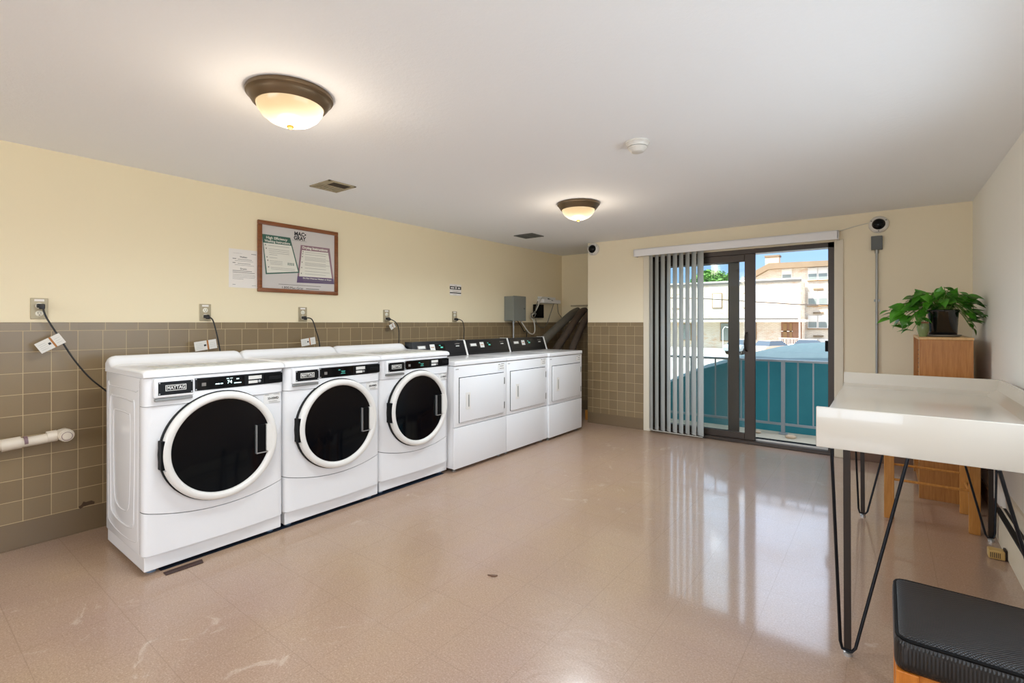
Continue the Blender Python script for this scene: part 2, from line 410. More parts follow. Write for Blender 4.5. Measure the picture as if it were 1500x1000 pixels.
# sliding door
b = B(); YF = WB + .03
box(b, DX0, DX0 + .05, YF, YF + .13, 0, DZ); box(b, DX1 - .05, DX1, YF, YF + .13, 0, DZ); box(b, DX0, DX1, YF, YF + .13, DZ - .045, DZ); box(b, DX0, DX1, YF - .02, YF + .13, 0, .035, .004, 1)
dr = struct('door_1', b, 'doorframe')
b = B(); box(b, -1.03, DX1 - .05, YF + .045, YF + .052, .035, .052); box(b, DX0 + .05, DX1 - .05, YF + .1, YF + .107, .035, .05); new_obj('track', b, 'sillwhite', dr)
b = B(); box(b, -1.03, DX1 - .05, YF + .06, YF + .095, .035, .06); new_obj('threshold', b, 'matblack', dr)
def panel(name, x0, x1, y, sl, sr, rb, rt, z0=.035, z1=DZ - .045):
    b = B(); box(b, x0, x0 + sl, y, y + .032, z0, z1, .003, 1); box(b, x1 - sr, x1, y, y + .032, z0, z1, .003, 1)
    box(b, x0 + sl, x1 - sr, y, y + .032, z0, z0 + rb, .003, 1); box(b, x0 + sl, x1 - sr, y, y + .032, z1 - rt, z1, .003, 1)
    p = new_obj(name, b, 'doorframe', dr)
    b = B(); box(b, x0 + sl, x1 - sr, y + .013, y + .019, z0 + rb, z1 - rt); new_obj('pane', b, 'glass', p); return p
panel('fixed_panel', DX0 + .05, -1.19, YF + .08, .08, .105, .06, .08)
sp = panel('sliding_panel', DX0 + .1, -1.025, YF + .015, .08, .098, .065, .075)
b = B(); tube(b, [(-1.1, YF + .015, .93), (-1.108, YF - .02, .945), (-1.112, YF - .03, 1.0), (-1.108, YF - .03, 1.04), (-1.108, YF - .02, 1.1), (-1.1, YF + .015, 1.115)], .008, 8, smoothpts=4); new_obj('handle', b, 'legbrown', sp, 60)
b = B(); box(b, DX1 - .075, DX1 - .05, YF + .01, YF + .05, .95, 1.05, .005); new_obj('latch', b, 'matblack', dr)

# ------------------------------------------------------------------ vertical blinds
vb = thing('vertical_blind', 'white vertical vane blind with long valance drawn to the left of the glass door', 'blind', (-1.285, WB, 1.96))
b = B(); box(b, -.965, .965, -.1, -.085, 0, .082, .006); box(b, -.965, .965, -.1, 0, .07, .082, .004); box(b, -.965, -.95, -.1, 0, 0, .082, .004); box(b, .95, .965, -.1, 0, 0, .082, .004); new_obj('valance', b, 'valance', vb)
b = B(); box(b, -.94, .94, -.06, -.03, .03, .07); new_obj('head_rail', b, 'white2', vb)
for i in range(9):
    vx = -2.065 + .067 * i + 1.285; a = radians(139 + random.uniform(-4, 4)) if i < 8 else radians(150)
    b = B(); H0 = -1.935; n = 6; rows = []
    for z in (.03, H0 + .01):
        r = []
        for k in range(n + 1):
            t = k / n - .5; bow = .009 * (1 - 4 * t * t)
            r.append(b.verts.new((vx + t * .089 * cos(a) - bow * sin(a), -.05 + t * .089 * sin(a) + bow * cos(a), z)))
        rows.append(r)
    for k in range(n): b.faces.new((rows[0][k], rows[0][k + 1], rows[1][k + 1], rows[1][k]))
    bmesh.ops.solidify(b, geom=b.faces[:], thickness=.0012)
    new_obj('vane', b, 'vane', vb, 40)
b = B(); tube(b, [(-2.1 + 1.285, -.075, -1.93), (-1.5 + 1.285, -.075, -1.935)], .004, 6)
for i in range(24): lathe(b, [(0, -.005), (.005, 0), (0, .005)], 6, T(-2.1 + 1.285 + i * .025, -.075, -1.932))
new_obj('bottom_chain', b, 'cable_w', vb)

# ------------------------------------------------------------------ washers
HW = .3405
def bow(y, off=0, amt=.016):
    t = min(1, abs(y) / HW); x = .305 + amt * (1 - t * t) + off
    e = HW - abs(y)
    if e < .03: x -= .03 - math.sqrt(max(0, .03 ** 2 - (.03 - e) ** 2))
    return x
def bowed(bm, y0, y1, zl, zh, off=0, back=.26, n=28):
    """curved front slab following the washer's bowed face"""
    if not callable(zl): c0 = zl; zl = lambda y: c0
    if not callable(zh): c1 = zh; zh = lambda y: c1
    ys = [y0 + (y1 - y0) * (.5 - .5 * cos(pi * k / n)) for k in range(n + 1)]
    fl = [bm.verts.new((bow(y, off), y, zl(y))) for y in ys]; fh = [bm.verts.new((bow(y, off), y, zh(y))) for y in ys]
    bl = [bm.verts.new((back, y, zl(y))) for y in ys]; bh = [bm.verts.new((back, y, zh(y))) for y in ys]
    for k in range(n):
        bm.faces.new((fl[k], fl[k+1], fh[k+1], fh[k])); bm.faces.new((bl[k], bh[k], bh[k+1], bl[k+1]))
        bm.faces.new((fh[k], fh[k+1], bh[k+1], bh[k])); bm.faces.new((fl[k], bl[k], bl[k+1], fl[k+1]))
    for k in (0, n): bm.faces.new((fl[k], fh[k], bh[k], bl[k]))
    return bm
def plate(name, mat, parent, y0, y1, z0, z1, off, th=.003):
    b = B(); ym = (y0 + y1) / 2
    bowed(b, y0, y1, z0, z1, off, bow(ym, off) - .02, 8); return new_obj(name, b, mat, parent, 30)
def lx(y, off): return bow(y, off)

def make_washer(W3, number, digits, first=True):
    t = thing('front_load_washer', '', 'washing machine', W3)
    b = B(); box(b, -.305, .262, -HW + .002, HW - .002, .09, .95, .006)
    new_obj('cabinet', b, 'white', t, 40)
    # embossed side relief
    for sgn in (-1, 1):
        b = B(); y = sgn * (HW - .0045)
        for (x0, x1, z0, z1, r, rr) in ((-.225, .175, .2, .83, .05, .007), (-.17, .11, .27, .76, .04, .005), (-.27, .225, .14, .88, .03, .004)):
            pts = [(x0 + r, y, z1), (x1 - r, y, z1), (x1, y, z1 - r), (x1 - .01, y, z0 + .12), (x1 - .05, y, z0), (x0 + .05, y, z0), (x0 + .01, y, z0 + .12), (x0, y, z1 - r), (x0 + r, y, z1)]
            tube(b, pts, rr, 8, False, 4)
        new_obj('side_embossing', b, 'white', t, 60)
    b = B(); box(b, -.3, .292, -HW + .008, HW - .008, .022, .094, .004); new_obj('kick_base', b, 'white', t)
    seam = lambda y: .310 - .052 * (1 - (y / HW) ** 2)
    b = B(); bowed(b, -HW, HW, .098, lambda y: seam(y) - .004); new_obj('access_panel', b, 'white', t, 40)
    b = B(); bowed(b, -HW, HW, seam, .814); new_obj('front_panel', b, 'white', t, 40)
    b = B(); bowed(b, -HW, HW, .8165, .95, .006); fa = new_obj('fascia', b, 'white', t, 40)
    b = B(); bowed(b, -HW + .002, HW - .002, .1, .94, -.012, .25); new_obj('seam_backing', b, 'shadow', t)
    # lid with raised rear ridge
    prof = [(-.30, .952), (.318, .952), (.326, .958), (.326, .972), (.322, .982), (.31, .988), (.25, .990), (-.17, .990), (-.2, .996), (-.222, 1.016), (-.238, 1.031), (-.262, 1.037), (-.285, 1.034), (-.300, 1.02)]
    b = B(); n = 24; rings = []
    for k in range(n + 1):
        u = -1 + 2 * k / n
        u = math.copysign(1 - (1 - abs(u)) ** 2.6, u) if u else 0
        y = u * (HW + .003); e = (HW + .003) - abs(y); sh = 0 if e > .035 else math.sqrt(1 - math.sqrt(max(0, 1 - (1 - e / .035) ** 2)))
        rings.append([b.verts.new((x - (.012 * sh * sh if x > .3 else 0), y, .952 + (z - .952) * (1 - .42 * sh * sh) if z > .953 else z)) for x, z in prof])
    for a, c in zip(rings, rings[1:]):
        for k in range(len(prof)): b.faces.new((a[k], a[(k + 1) % len(prof)], c[(k + 1) % len(prof)], c[k]))
    b.faces.new(rings[0]); b.faces.new(rings[-1]); lid = new_obj('lid', b, 'white', t, 50)
    b = B(); box(b, .22, .27, -.28, .28, .989, .9912)
    for q in range(-4, 5): box(b, .05, .2, q * .06 - .02, q * .06 + .02, .989, .9908)
    new_obj('printed_strip', b, 'labeldim', lid)
    # badge holder
    b = B(); box(b, .30, .338, -.305, -.135, .855, .948, .008, 3); hold = new_obj('dispenser_drawer', b, 'white', t, 50)
    b = B(); box(b, .30, .334, -.3, -.14, .838, .852, .003); new_obj('finger_recess', b, 'shadow' if False else 'steel', hold)
    b = B(); box(b, .33, .3395, -.2895, -.1415, .868, .932, .001, 1); bp = new_obj('badge_plate', b, 'black', hold)
    b = B(); box(b, .339, .3402, -.26, -.171, .8865, .9155, .0004, 1); box(b, .3395, .3404, -.2575, -.1735, .889, .913); bo = new_obj('badge_border', b, ['label'], bp)
    b = B(); box(b, .340, .3408, -.2565, -.1745, .890, .912); new_obj('badge_field', b, 'black', bo)
    text('lettering', 'MAYTAG', .0235, 'label', bp, (.3412, -.2155, .901), FX, .076, bold=.0006)
    # control strip
    cp = plate('control_panel', 'black', t, -.128, .333, .872, .936, .0085)
    def dec(name, y0, y1, z0, z1, mat, off=.0096): return plate(name, mat, cp, y0, y1, z0, z1, off)
    dec('display', -.118, .112, .876, .931, 'screen', .0091)
    dec('start_icon', -.098, -.078, .893, .91, 'greyink'); 
    dec('label_card', .134, .206, .906, .925, 'label'); dec('label_card', .134, .184, .884, .899, 'label')
    b = B(); lathe(b, [(.0, .0), (.007, 0), (.007, .003), (0, .004)], 16, T(lx(.194, .009), .194, .8925) @ AX); new_obj('button', b, 'silver', cp, 40)
    b = B(); x = lx(.27, .0)
    box(b, x, x + .016, .222, .325, .877, .931, .003); cs = new_obj('coin_slot', b, 'matblack', cp)
    b = B(); box(b, x + .0155, x + .019, .245, .312, .896, .914, .002); new_obj('slot_insert', b, 'black', cs)
    for (y, z) in ((-.123, .931), (-.123, .878), (.328, .931), (.328, .878)):
        b = B(); lathe(b, [(0, .002), (.003, .0015), (.0035, 0)], 10, T(lx(y, .0088), y, z) @ AX); new_obj('screw', b, 'silver', cp)
    for (y, z) in ((-.284, .927), (-.284, .874), (-.147, .927), (-.147, .874)):
        b = B(); lathe(b, [(0, .002), (.003, .0015), (.0035, 0)], 10, T(.3392, y, z) @ AX); new_obj('screw', b, 'silver', bp)
    if digits == '74':
        text('digits', '74', .026, 'led', cp, (lx(.035, .0105), .035, .903), FX, .023)
        b = B()
        for (y0, y1, z0, z1) in ((-.034, -.014, .896, .901), (-.01, .002, .896, .901), (.058, .094, .893, .8975), (.02, .032, .9205, .9235), (.038, .05, .9215, .924), (.07, .083, .914, .919)):
            x = lx((y0 + y1) / 2, .0097); box(b, x, x + .0006, y0, y1, z0, z1)
        new_obj('display_marks', b, 'led', cp)
    else:
        b = B()
        for (y0, y1, z0, z1) in ((0, .014, .913, .917), (.02, .05, .905, .9075), (.024, .046, .898, .9), (.018, .05, .89, .8925)):
            x = lx((y0 + y1) / 2, .0097); box(b, x, x + .0006, y0, y1, z0, z1)
        new_obj('display_marks', b, 'ledgreen', cp)
    # number label
    nl = plate('number_label', 'white2', t, .222, .322, .757, .812, .001)
    text('lettering', number, .019, 'ink', nl, (lx(.272, .0026), .272, .785), FX, .072, bold=.0004)
    b = B()
    for (y0, y1, z) in ((.228, .252, .806), (.28, .314, .806), (.226, .318, .7595), (.24, .30, .768)):
        x = lx((y0 + y1) / 2, .0016); box(b, x, x + .0008, y0, y1, z, z + .0016)
    new_obj('label_print', b, 'greyink', nl)
    # door
    Z = .578
    b = B(); lathe(b, [(.284, .300), (.284, .330), (.272, .330), (.272, .300)], 64, T(0, 0, Z) @ AX); new_obj('door_gasket', b, 'shadow', t, 40)
    b = B(); lathe(b, [(.268, .305), (.278, .316), (.279, .350), (.275, .361), (.267, .366), (.252, .366), (.244, .361), (.240, .35), (.240, .318)], 72, T(0, 0, Z) @ AX); dd = new_obj('door', b, 'bezel', t, 50)
    b = B(); lathe(b, [(.241, .347), (.19, .338), (.1, .328), (0, .325)], 64, T(0, 0, Z) @ AX); new_obj('door_glass', b, 'glassblack', dd, 60)
    # right handle block cutting into the glass
    b = B(); poly = []
    for k in range(9):
        a = radians(-17.5 + 35 * k / 8); poly.append((.25 * cos(a), Z + .25 * sin(a)))
    poly += [(.216, Z + .073), (.216, Z - .073)]
    prism(b, poly, .338, .3645, 'x'); new_obj('handle_block', b, 'bezel', dd)
    b = B(); box(b, .336, .3555, .166, .216, Z - .078, Z + .073, .003); ph = new_obj('handle_pocket', b, 'matblack', dd)
    b = B(); box(b, .340, .357, .164, .167, Z - .08, Z + .075); box(b, .340, .3575, .164, .222, Z - .083, Z - .078); new_obj('pocket_edge', b, 'silver', ph)
    # left hinge
    b = B(); box(b, .31, .3585, -.283, -.262, Z - .07, Z + .07, .003); hg = new_obj('hinge', b, 'matblack', dd)
    b = B(); tube(b, [(.35, -.26, Z - .065), (.35, -.26, Z + .065)], .0045, 8); box(b, .34, .362, -.27, -.257, Z - .075, Z - .068); new_obj('hinge_pin', b, 'silver', hg, 40)
    # feet
    for fx in (-.26, .24):
        for fy in (-.29, .29):
            b = B(); lathe(b, [(0, 0), (.022, 0), (.022, .008), (.008, .012), (.008, .03), (0, .03)], 16, T(fx, fy, 0)); new_obj('foot', b, 'blueish', t, 40)
    return t
wx = -3.105
w1 = make_washer((wx, 1.122, 0), '433-HWD', '74')
w1['label'] = 'white front load washer numbered 433, nearest to the camera, its display lit 74'
w2 = make_washer((wx - .004, 1.812, 0), '428-HWD', '')
w2['label'] = 'white front load washer between the nearest washer and the one beside the dryers'
w3 = make_washer((wx - .018, 2.502, 0), '427-HWD', '')
w3['label'] = 'white front load washer standing directly beside the first square door dryer'
for w in (w1, w2, w3): w['group'] = 'front load washers along the tiled wall'

# ------------------------------------------------------------------ dryers
def make_dryer(loc):
    t = thing('clothes_dryer', '', 'dryer', loc)
    h = .341
    b = B(); box(b, -.30, .285, -h, h, .03, .862, .005); new_obj('cabinet', b, 'white', t, 40)
    b = B(); box(b, -.30, .312, -h - .001, h + .001, .8655, .902, .007, 3); new_obj('top_panel', b, 'white', t, 40)
    b = B(); box(b, .285, .305, -h, h, .367, .861, .004); new_obj('front_panel', b, 'white', t, 40)
    b = B(); box(b, .285, .305, -h, h, .028, .361, .004); new_obj('lower_panel', b, 'white', t, 40)
    b = B(); box(b, .304, .3062, -.288, .302, .398, .769); new_obj('door_gap', b, 'shadow', t)
    b = B(); box(b, .3045, .316, -.283, .297, .4005, .764, .005, 2); d = new_obj('door', b, 'white', t, 40)
    b = B(); box(b, .315, .3185, -.215, -.16, .50, .64, .002); hp = new_obj('handle', b, 'bezel', d)
    b = B(); box(b, .318, .3195, -.186, -.176, .52, .62); new_obj('finger_slot', b, 'steel', hp)
    for z in (.47, .69):
        b = B(); box(b, .306, .3185, .297, .305, z - .03, z + .03); new_obj('hinge', b, 'steel', d)
    b = B(); box(b, .3045, .3062, .22, .315, .79, .848); nl = new_obj('notice_sticker', b, 'white2', t)
    b = B()
    for (y0, y1, z) in ((.226, .25, .84), (.262, .31, .842), (.25, .30, .822), (.245, .305, .802)): box(b, .306, .3068, y0, y1, z, z + .005)
    box(b, .306, .3068, -.325, -.29, .835, .84); new_obj('sticker_print', b, 'greyink', nl)
    # console
    b = B(); prism(b, [(-.30, .90), (-.165, .90), (-.215, 1.046), (-.30, 1.046)], -h + .0, h - .02, 'y'); new_obj('console', b, 'console', t)
    cn = children(t)[-1]
    b = B(); prism(b, [(-.305, .90), (-.160, .90), (-.211, 1.05), (-.305, 1.05)], h - .02, h, 'y'); new_obj('console_end', b, 'bezel', t)
    sl = Vector((-.05, 0, .146)).normalized(); nrm = Vector((sl.z, 0, -sl.x))
    def patch(name, y0, y1, s0, s1, mat, o=.0012, par=cn):
        b = B(); p0 = Vector((-.165, 0, .90))
        vs = []
        for oo in (-.001, o):
            for (y, s_) in ((y0, s0), (y1, s0), (y1, s1), (y0, s1)): vs.append(b.verts.new(p0 + sl * s_ + nrm * oo + Vector((0, y, 0))))
        b.faces.new(vs[:4]); b.faces.new(vs[4:])
        for k in range(4): b.faces.new((vs[k], vs[(k + 1) % 4], vs[4 + (k + 1) % 4], vs[4 + k]))
        return new_obj(name, b, mat, par)
    patch('seam_line', -h, h - .02, .028, .030, 'matblack')
    patch('display', -.14, .055, .07, .125, 'screen')
    patch('label_card', -.285, -.185, .085, .118, 'greyink', .002); patch('label_card', -.275, -.195, .09, .113, 'label', .0024)
    patch('label_card', -.135, -.075, .07, .125, 'label', .0024); patch('label_mark', -.125, -.085, .094, .1, 'orange', .003)
    patch('display_digits', -.005, .025, .088, .10, 'ledgreen', .003); patch('display_digits', -.02, .0, .11, .116, 'ledgreen', .003)
    patch('button', .19, .255, .118, .124, 'greyink', .003); patch('button', .2, .245, .095, .102, 'label', .003)
    for fx in (-.25, .25):
        for fy in (-.29, .29):
            b = B(); lathe(b, [(0, 0), (.018, 0), (.018, .008), (.007, .012), (.007, .035), (0, .035)], 12, T(fx, fy, 0)); new_obj('foot', b, 'steel', t, 40)
    return t
d1 = make_dryer((-3.065, 3.192, 0))
dl = ['white square door dryer standing against the washers, left of the middle dryer', 'white square door dryer in the middle between two other dryers', 'white square door dryer at the far end of the row by the alcove']
d1['label'] = dl[0]; d1['group'] = 'white dryers along the tiled wall'
for k in (1, 2):
    c = copy_tree(d1); c.location = (-3.065 + (.0 if k == 1 else .02), 3.192 + .686 * k, 0); c['label'] = dl[k]

b = B(); prism(b, [(-2.79, .86), (-2.75, .86), (-2.745, 1.02), (-2.79, 1.03)], .001, .004, 'z'); tag(new_obj('floor_patch', b, 'patch'), 'dark brown worn patch on the floor under the nearest washer', 'floor patch')
b = B(); box(b, -3.35, -2.822, .86, 2.8, .0008, .002); tag(new_obj('floor_sheet', b, 'bluesheet'), 'thin dark blue sheet lying on the floor beneath the three washers', 'floor film')  # thin sheet that turns the floor dark blue beneath the washers

# ------------------------------------------------------------------ outlets, cords and tags
def outlet(y, z, label, plugpos):
    t = thing('wall_outlet', label, 'outlet', (WL, y, z), 0, 'outlets above the tiled wainscot')
    b = B(); box(b, 0, .006, -.036, .036, -.058, .058, .003); new_obj('cover_plate', b, 'plate', t)
    for s_ in (-.021, .021):
        b = B(); lathe(b, [(0, .009), (.014, .009), (.0165, .007), (.0165, .004)], 20, T(0, 0, s_ - .006) @ AX); r = new_obj('socket', b, 'socket', t, 40)
        b = B(); box(b, .0088, .0094, -.007, -.005, s_ - .008, s_ + .001); box(b, .0088, .0094, .005, .007, s_ - .008, s_ + .001); lathe(b, [(0, .0095), (.0025, .0095), (.0025, .009)], 8, T(0, 0, s_ - .0145) @ AX); new_obj('socket_slots', b, 'ink', r)
    b = B(); box(b, .0055, .0068, -.02, .02, .04, .052); new_obj('sticker', b, 'paper', t)
ol = [(.562, 1.296, .015), (1.392, 1.288, -.03), (2.10, 1.284, -.028), (2.93, 1.28, -.026), (3.845, 1.282, -.026)]
names = ['leftmost outlet with black plug, left of the nearest washer', 'outlet above the nearest washer', 'outlet above the middle washer, under the framed poster', 'outlet above the washer beside the dryers', 'outlet above the first dryer under the small sign']
for (y, z, pz), nm in zip(ol, names): outlet(y, z, 'tan ' + nm, pz)
def cord(label, plug, pts, r=.0045):
    t = thing('power_cord', label, 'cord', plug, 0, 'black appliance power cords')
    pl = Vector(plug)
    b = B(); box(b, 0, .03, -.016, .016, -.011, .011, .005); box(b, .026, .04, -.010, .014, -.018, .004, .004); new_obj('plug', b, 'cord', t, 60)
    b = B(); tube(b, [Vector(p) - pl for p in pts], r, 8, True, 6); new_obj('cable', b, 'cord', t, 60)
X0 = WL + .0095
cord('long black cord slanting from the leftmost outlet down to the nearest washer', (X0, .565, 1.311), [(X0 + .035, .57, 1.30), (-3.66, .585, 1.24), (-3.63, .64, 1.115), (-3.62, .69, 1.01), (-3.62, .76, .90), (-3.61, .86, .78), (-3.52, .95, .6), (-3.43, 1.05, .55)])
cord('black cord hanging behind the nearest washer with a paper tag', (X0, 1.392, 1.261), [(X0 + .035, 1.40, 1.255), (-3.66, 1.418, 1.235), (-3.645, 1.435, 1.15), (-3.64, 1.45, 1.06), (-3.63, 1.46, .95), (-3.6, 1.45, .7), (-3.43, 1.4, .5)])
cord('black cord hanging behind the middle washer below the framed poster', (X0, 2.10, 1.258), [(X0 + .035, 2.115, 1.257), (-3.66, 2.15, 1.24), (-3.645, 2.175, 1.15), (-3.64, 2.2, 1.05), (-3.63, 2.2, .9), (-3.6, 2.15, .7), (-3.43, 2.1, .5)])
cord('black cord hanging behind the washer nearest the dryers', (X0, 2.93, 1.255), [(X0 + .035, 2.945, 1.25), (-3.66, 2.995, 1.22), (-3.65, 3.02, 1.16), (-3.645, 3.02, 1.06), (-3.63, 3.0, .9), (-3.5, 2.9, .6), (-3.44, 2.8, .5)])
cord('black cord hanging behind the first dryer under the small sign', (X0, 3.845, 1.256), [(X0 + .035, 3.86, 1.256), (-3.66, 3.91, 1.23), (-3.65, 3.925, 1.15), (-3.65, 3.92, 1.05), (-3.63, 3.9, .9), (-3.5, 3.8, .6), (-3.37, 3.6, .5)])
def papertag(label, c, ang, w, h, x, brown=.2):
    t = thing('cord_tag', label, 'tag', (x, c[0], c[1]), 0, 'paper tags on the cords')
    R = Matrix.Rotation(ang, 4, 'X')
    def q(u0, u1, v0, v1, x0, x1, name, mat):
        b = B(); box(b, x0, x1, u0, u1, v0, v1); bmesh.ops.transform(b, matrix=R, verts=b.verts[:]); return new_obj(name, b, mat, t)
    q(-w / 2, w / 2, -h / 2, h / 2, -.0006, .0006, 'paper_strip', 'tagpaper')
    q(w * .06, w * .14, -h / 2, h / 2, .0005, .001, 'printed_stripe', 'orange')
    q(-w * .08, w * .02, -.006, .006, .0005, .0011, 'print_mark', 'ink')
    b = B()
    for i in range(4): box(b, .0005, .0009, -w * .42, -w * .14, -h * .3 + i * h * .17, -h * .3 + i * h * .17 + .002)
    for i in range(3): box(b, .0005, .0009, w * .2, w * .42, -h * .25 + i * h * .2, -h * .25 + i * h * .2 + .002)
    bmesh.ops.transform(b, matrix=R, verts=b.verts[:]); new_obj('fine_print', b, 'labeldim', t)
papertag('white paper tag with orange stripe on the long slanting cord', (.592, 1.106), radians(31), .115, .06, -3.622)
papertag('white paper tag leaning just above the nearest washer', (1.362, 1.067), radians(8), .135, .062, -3.628)
papertag('crumpled whitish tag above the middle washer', (2.098, 1.067), radians(8), .12, .056, -3.628)
papertag('small whitish tag hanging under the plug above the washer beside the dryers', (2.955, 1.185), radians(30), .06, .05, -3.66)

# ------------------------------------------------------------------ framed poster and papers
t = thing('framed_poster', 'wood framed laundry poster with green and purple instruction sheets on the beige wall', 'poster', (WL, 2.076, 1.718))
y0, y1, z0, z1 = -.334, .334, -.268, .268; fw = .03
b = B()
for (a, c, d, e) in ((y0, y1, z1 - fw, z1), (y0, y1, z0, z0 + fw), (y0, y0 + fw, z0 + fw, z1 - fw), (y1 - fw, y1, z0 + fw, z1 - fw)): box(b, 0, .022, a, c, d, e, .004)
new_obj('frame', b, 'framewood', t, 40)
b = B(); box(b, 0, .010, y0 + .02, y1 - .02, z0 + .02, z1 - .02); ps = new_obj('printed_sheet', b, 'poster ground', t)
oy, oz = 2.076, 1.718
def poly(name, pts, x0, x1, mat, par):
    b = B(); prism(b, [(a - oy, c - oz) for a, c in pts], x0, x1, 'x'); return new_obj(name, b, mat, par)
gp = poly('washing_sheet', [(1.775, 1.884), (1.992, 1.884), (2.069, 1.615), (1.802, 1.583)], .0104, .0116, 'poster green', t)
poly('sheet_body', [(1.784, 1.82), (2.001, 1.822), (2.057, 1.623), (1.811, 1.594)], .0116, .0120, 'poster sheet', gp)
pp = poly('drying_sheet', [(2.080, 1.839), (2.335, 1.841), (2.378, 1.543), (2.047, 1.536)], .0100, .0108, 'poster mauve', t)
poly('sheet_footer', [(2.052, 1.588), (2.372, 1.588), (2.378, 1.543), (2.047, 1.536)], .0108, .0112, 'poster purple', pp)
poly('sheet_body', [(2.09, 1.799), (2.322, 1.803), (2.356, 1.592), (2.066, 1.587)], .0108, .0112, 'poster sheet', pp)
def ptext(s_, y, z, size, mat, w, par, x=.0125, ang=0, bold=0, nm='lettering'):
    return text(nm, s_, size, mat, par, (x, y - oy, z - oz), Matrix.Rotation(ang, 3, 'X') @ FX, w, .0002, bold=bold)
ptext('High Efficiency', 1.886, 1.862, .026, 'poster sheet', .165, gp, bold=.0006); ptext('Washing Instructions', 1.892, 1.836, .026, 'poster sheet', .2, gp, bold=.0006)
ptext('Drying Instructions', 2.205, 1.8205, .027, 'poster sheet', .222, pp, .0115, bold=.001)
ptext('Do Not Overuse Washer or Dryer', 2.225, 1.575, .014, 'poster sheet', .255, pp, .0118, bold=.0004)
ptext('MAC•', 2.076, 1.922, .042, 'ink', .098, ps, .0106, bold=.0016); ptext('GRAY', 2.072, 1.888, .042, 'ink', .102, ps, .0106, bold=.0016)
ptext('1.800.Mac-Gray', 2.012, 1.491, .026, 'ink', .172, ps, .0106)
b = B()
def ln(a, c, z, h=.003, x=.0122): box(b, x - .0004, x, a - oy, c - oy, z - oz, z - oz + h)
for i, z in enumerate((1.803, 1.777, 1.763, 1.749, 1.735, 1.712, 1.688, 1.676, 1.664, 1.638, 1.626)):
    ln(1.82 + .002 * i, (1.985 if i in (0, 1, 2, 3) else 1.93 if i != 9 and i != 10 else 2.03) + (-.04 if i in (4, 5) else 0), z, .002)
for i, z in enumerate((1.803, 1.777, 1.712, 1.688, 1.638)): ln(1.795 + i * .006, 1.803 + i * .006, z - .002, .009)
new_obj('text_lines', b, 'greyink', gp)
b = B()
for z in (1.667, 1.674, 1.681):
    for a in (1.972, 1.986, 2.0, 2.014): ln(a, a + .009, z, .005)
new_obj('washer_icons', b, 'poster green', gp)
b = B()
for i, z in enumerate((1.785, 1.768, 1.745, 1.733, 1.722, 1.70, 1.69, 1.68, 1.657, 1.632, 1.61)): ln(2.115, (2.30 if i % 3 else 2.335), z, .002, .0115)
for i, z in enumerate((1.785, 1.768, 1.745, 1.70, 1.657, 1.61)): ln(2.096 - .003 * i, 2.103 - .003 * i, z - .002, .009, .0115)
ln(2.10, 2.35, 1.561, .002, .0115); ln(2.10, 2.35, 1.552, .002, .0115); new_obj('text_lines', b, 'greyink', pp)
b = B(); ln(2.01, 2.13, 1.868, .002, .0106); ln(1.90, 2.255, 1.513, .004, .0106); ln(2.125, 2.24, 1.488, .006, .0106); new_obj('text_lines', b, 'greyink', ps)

t = thing('paper_notice', 'white typed paper notice taped up at the left of the framed poster', 'notice', (WL, 1.645, 1.612))
b = B(); box(b, .0005, .002, -.1, .1, -.14, .138); pn = new_obj('paper_sheet', b, 'paper', t)
text('heading', 'Washers', .016, 'ink', pn, (.0024, 0, .083), FX, .052, .0001, bold=.0003); text('heading', 'Dryers', .016, 'ink', pn, (.0024, 0, -.003), FX, .045, .0001, bold=.0003)
b = B()
for (a, c, z, h) in ((-.075, -.01, .108, .001), (.055, .09, .108, .004), (-.075, -.05, .066, .005), (-.04, .06, .064, .003), (-.06, .07, .053, .002), (-.075, -.055, .036, .005), (-.04, .05, .034, .003), (-.06, .075, .023, .002), (-.075, .06, -.02, .004), (-.075, .08, -.032, .004), (-.075, .08, -.045, .002), (-.075, .085, -.056, .002), (-.075, .08, -.067, .002), (-.075, .0, -.078, .002), (-.075, -.055, -.12, .003), (.06, .09, -.122, .002)):
    box(b, .0019, .0023, a, c, z, z + h)
new_obj('text_lines', b, 'greyink', pn)
t = thing('wall_sign', 'small white sign with dark bands above the first dryer outlet', 'sign', (WL, 3.862, 1.573))
b = B(); box(b, .0005, .002, -.088, .088, -.06, .062); sg = new_obj('sign_sheet', b, 'paper', t)
b = B(); box(b, .0018, .0024, -.088, .088, .005, .038); box(b, .0018, .0024, -.088, .088, -.038, -.028); new_obj('dark_band', b, 'ink', sg)
b = B(); box(b, .0023, .0028, -.075, -.02, .014, .028); box(b, .0023, .0028, -.005, .018, .012, .032); box(b, .0023, .0028, .035, .07, .014, .028); new_obj('band_print', b, 'paper', sg)
b = B(); box(b, .0018, .0023, -.02, .02, .047, .05); box(b, .0018, .0023, -.05, .06, -.012, -.010); box(b, .0018, .0023, -.04, .03, -.022, -.02); box(b, .0018, .0023, -.04, .02, -.052, -.05); new_obj('text_lines', b, 'greyink', sg)

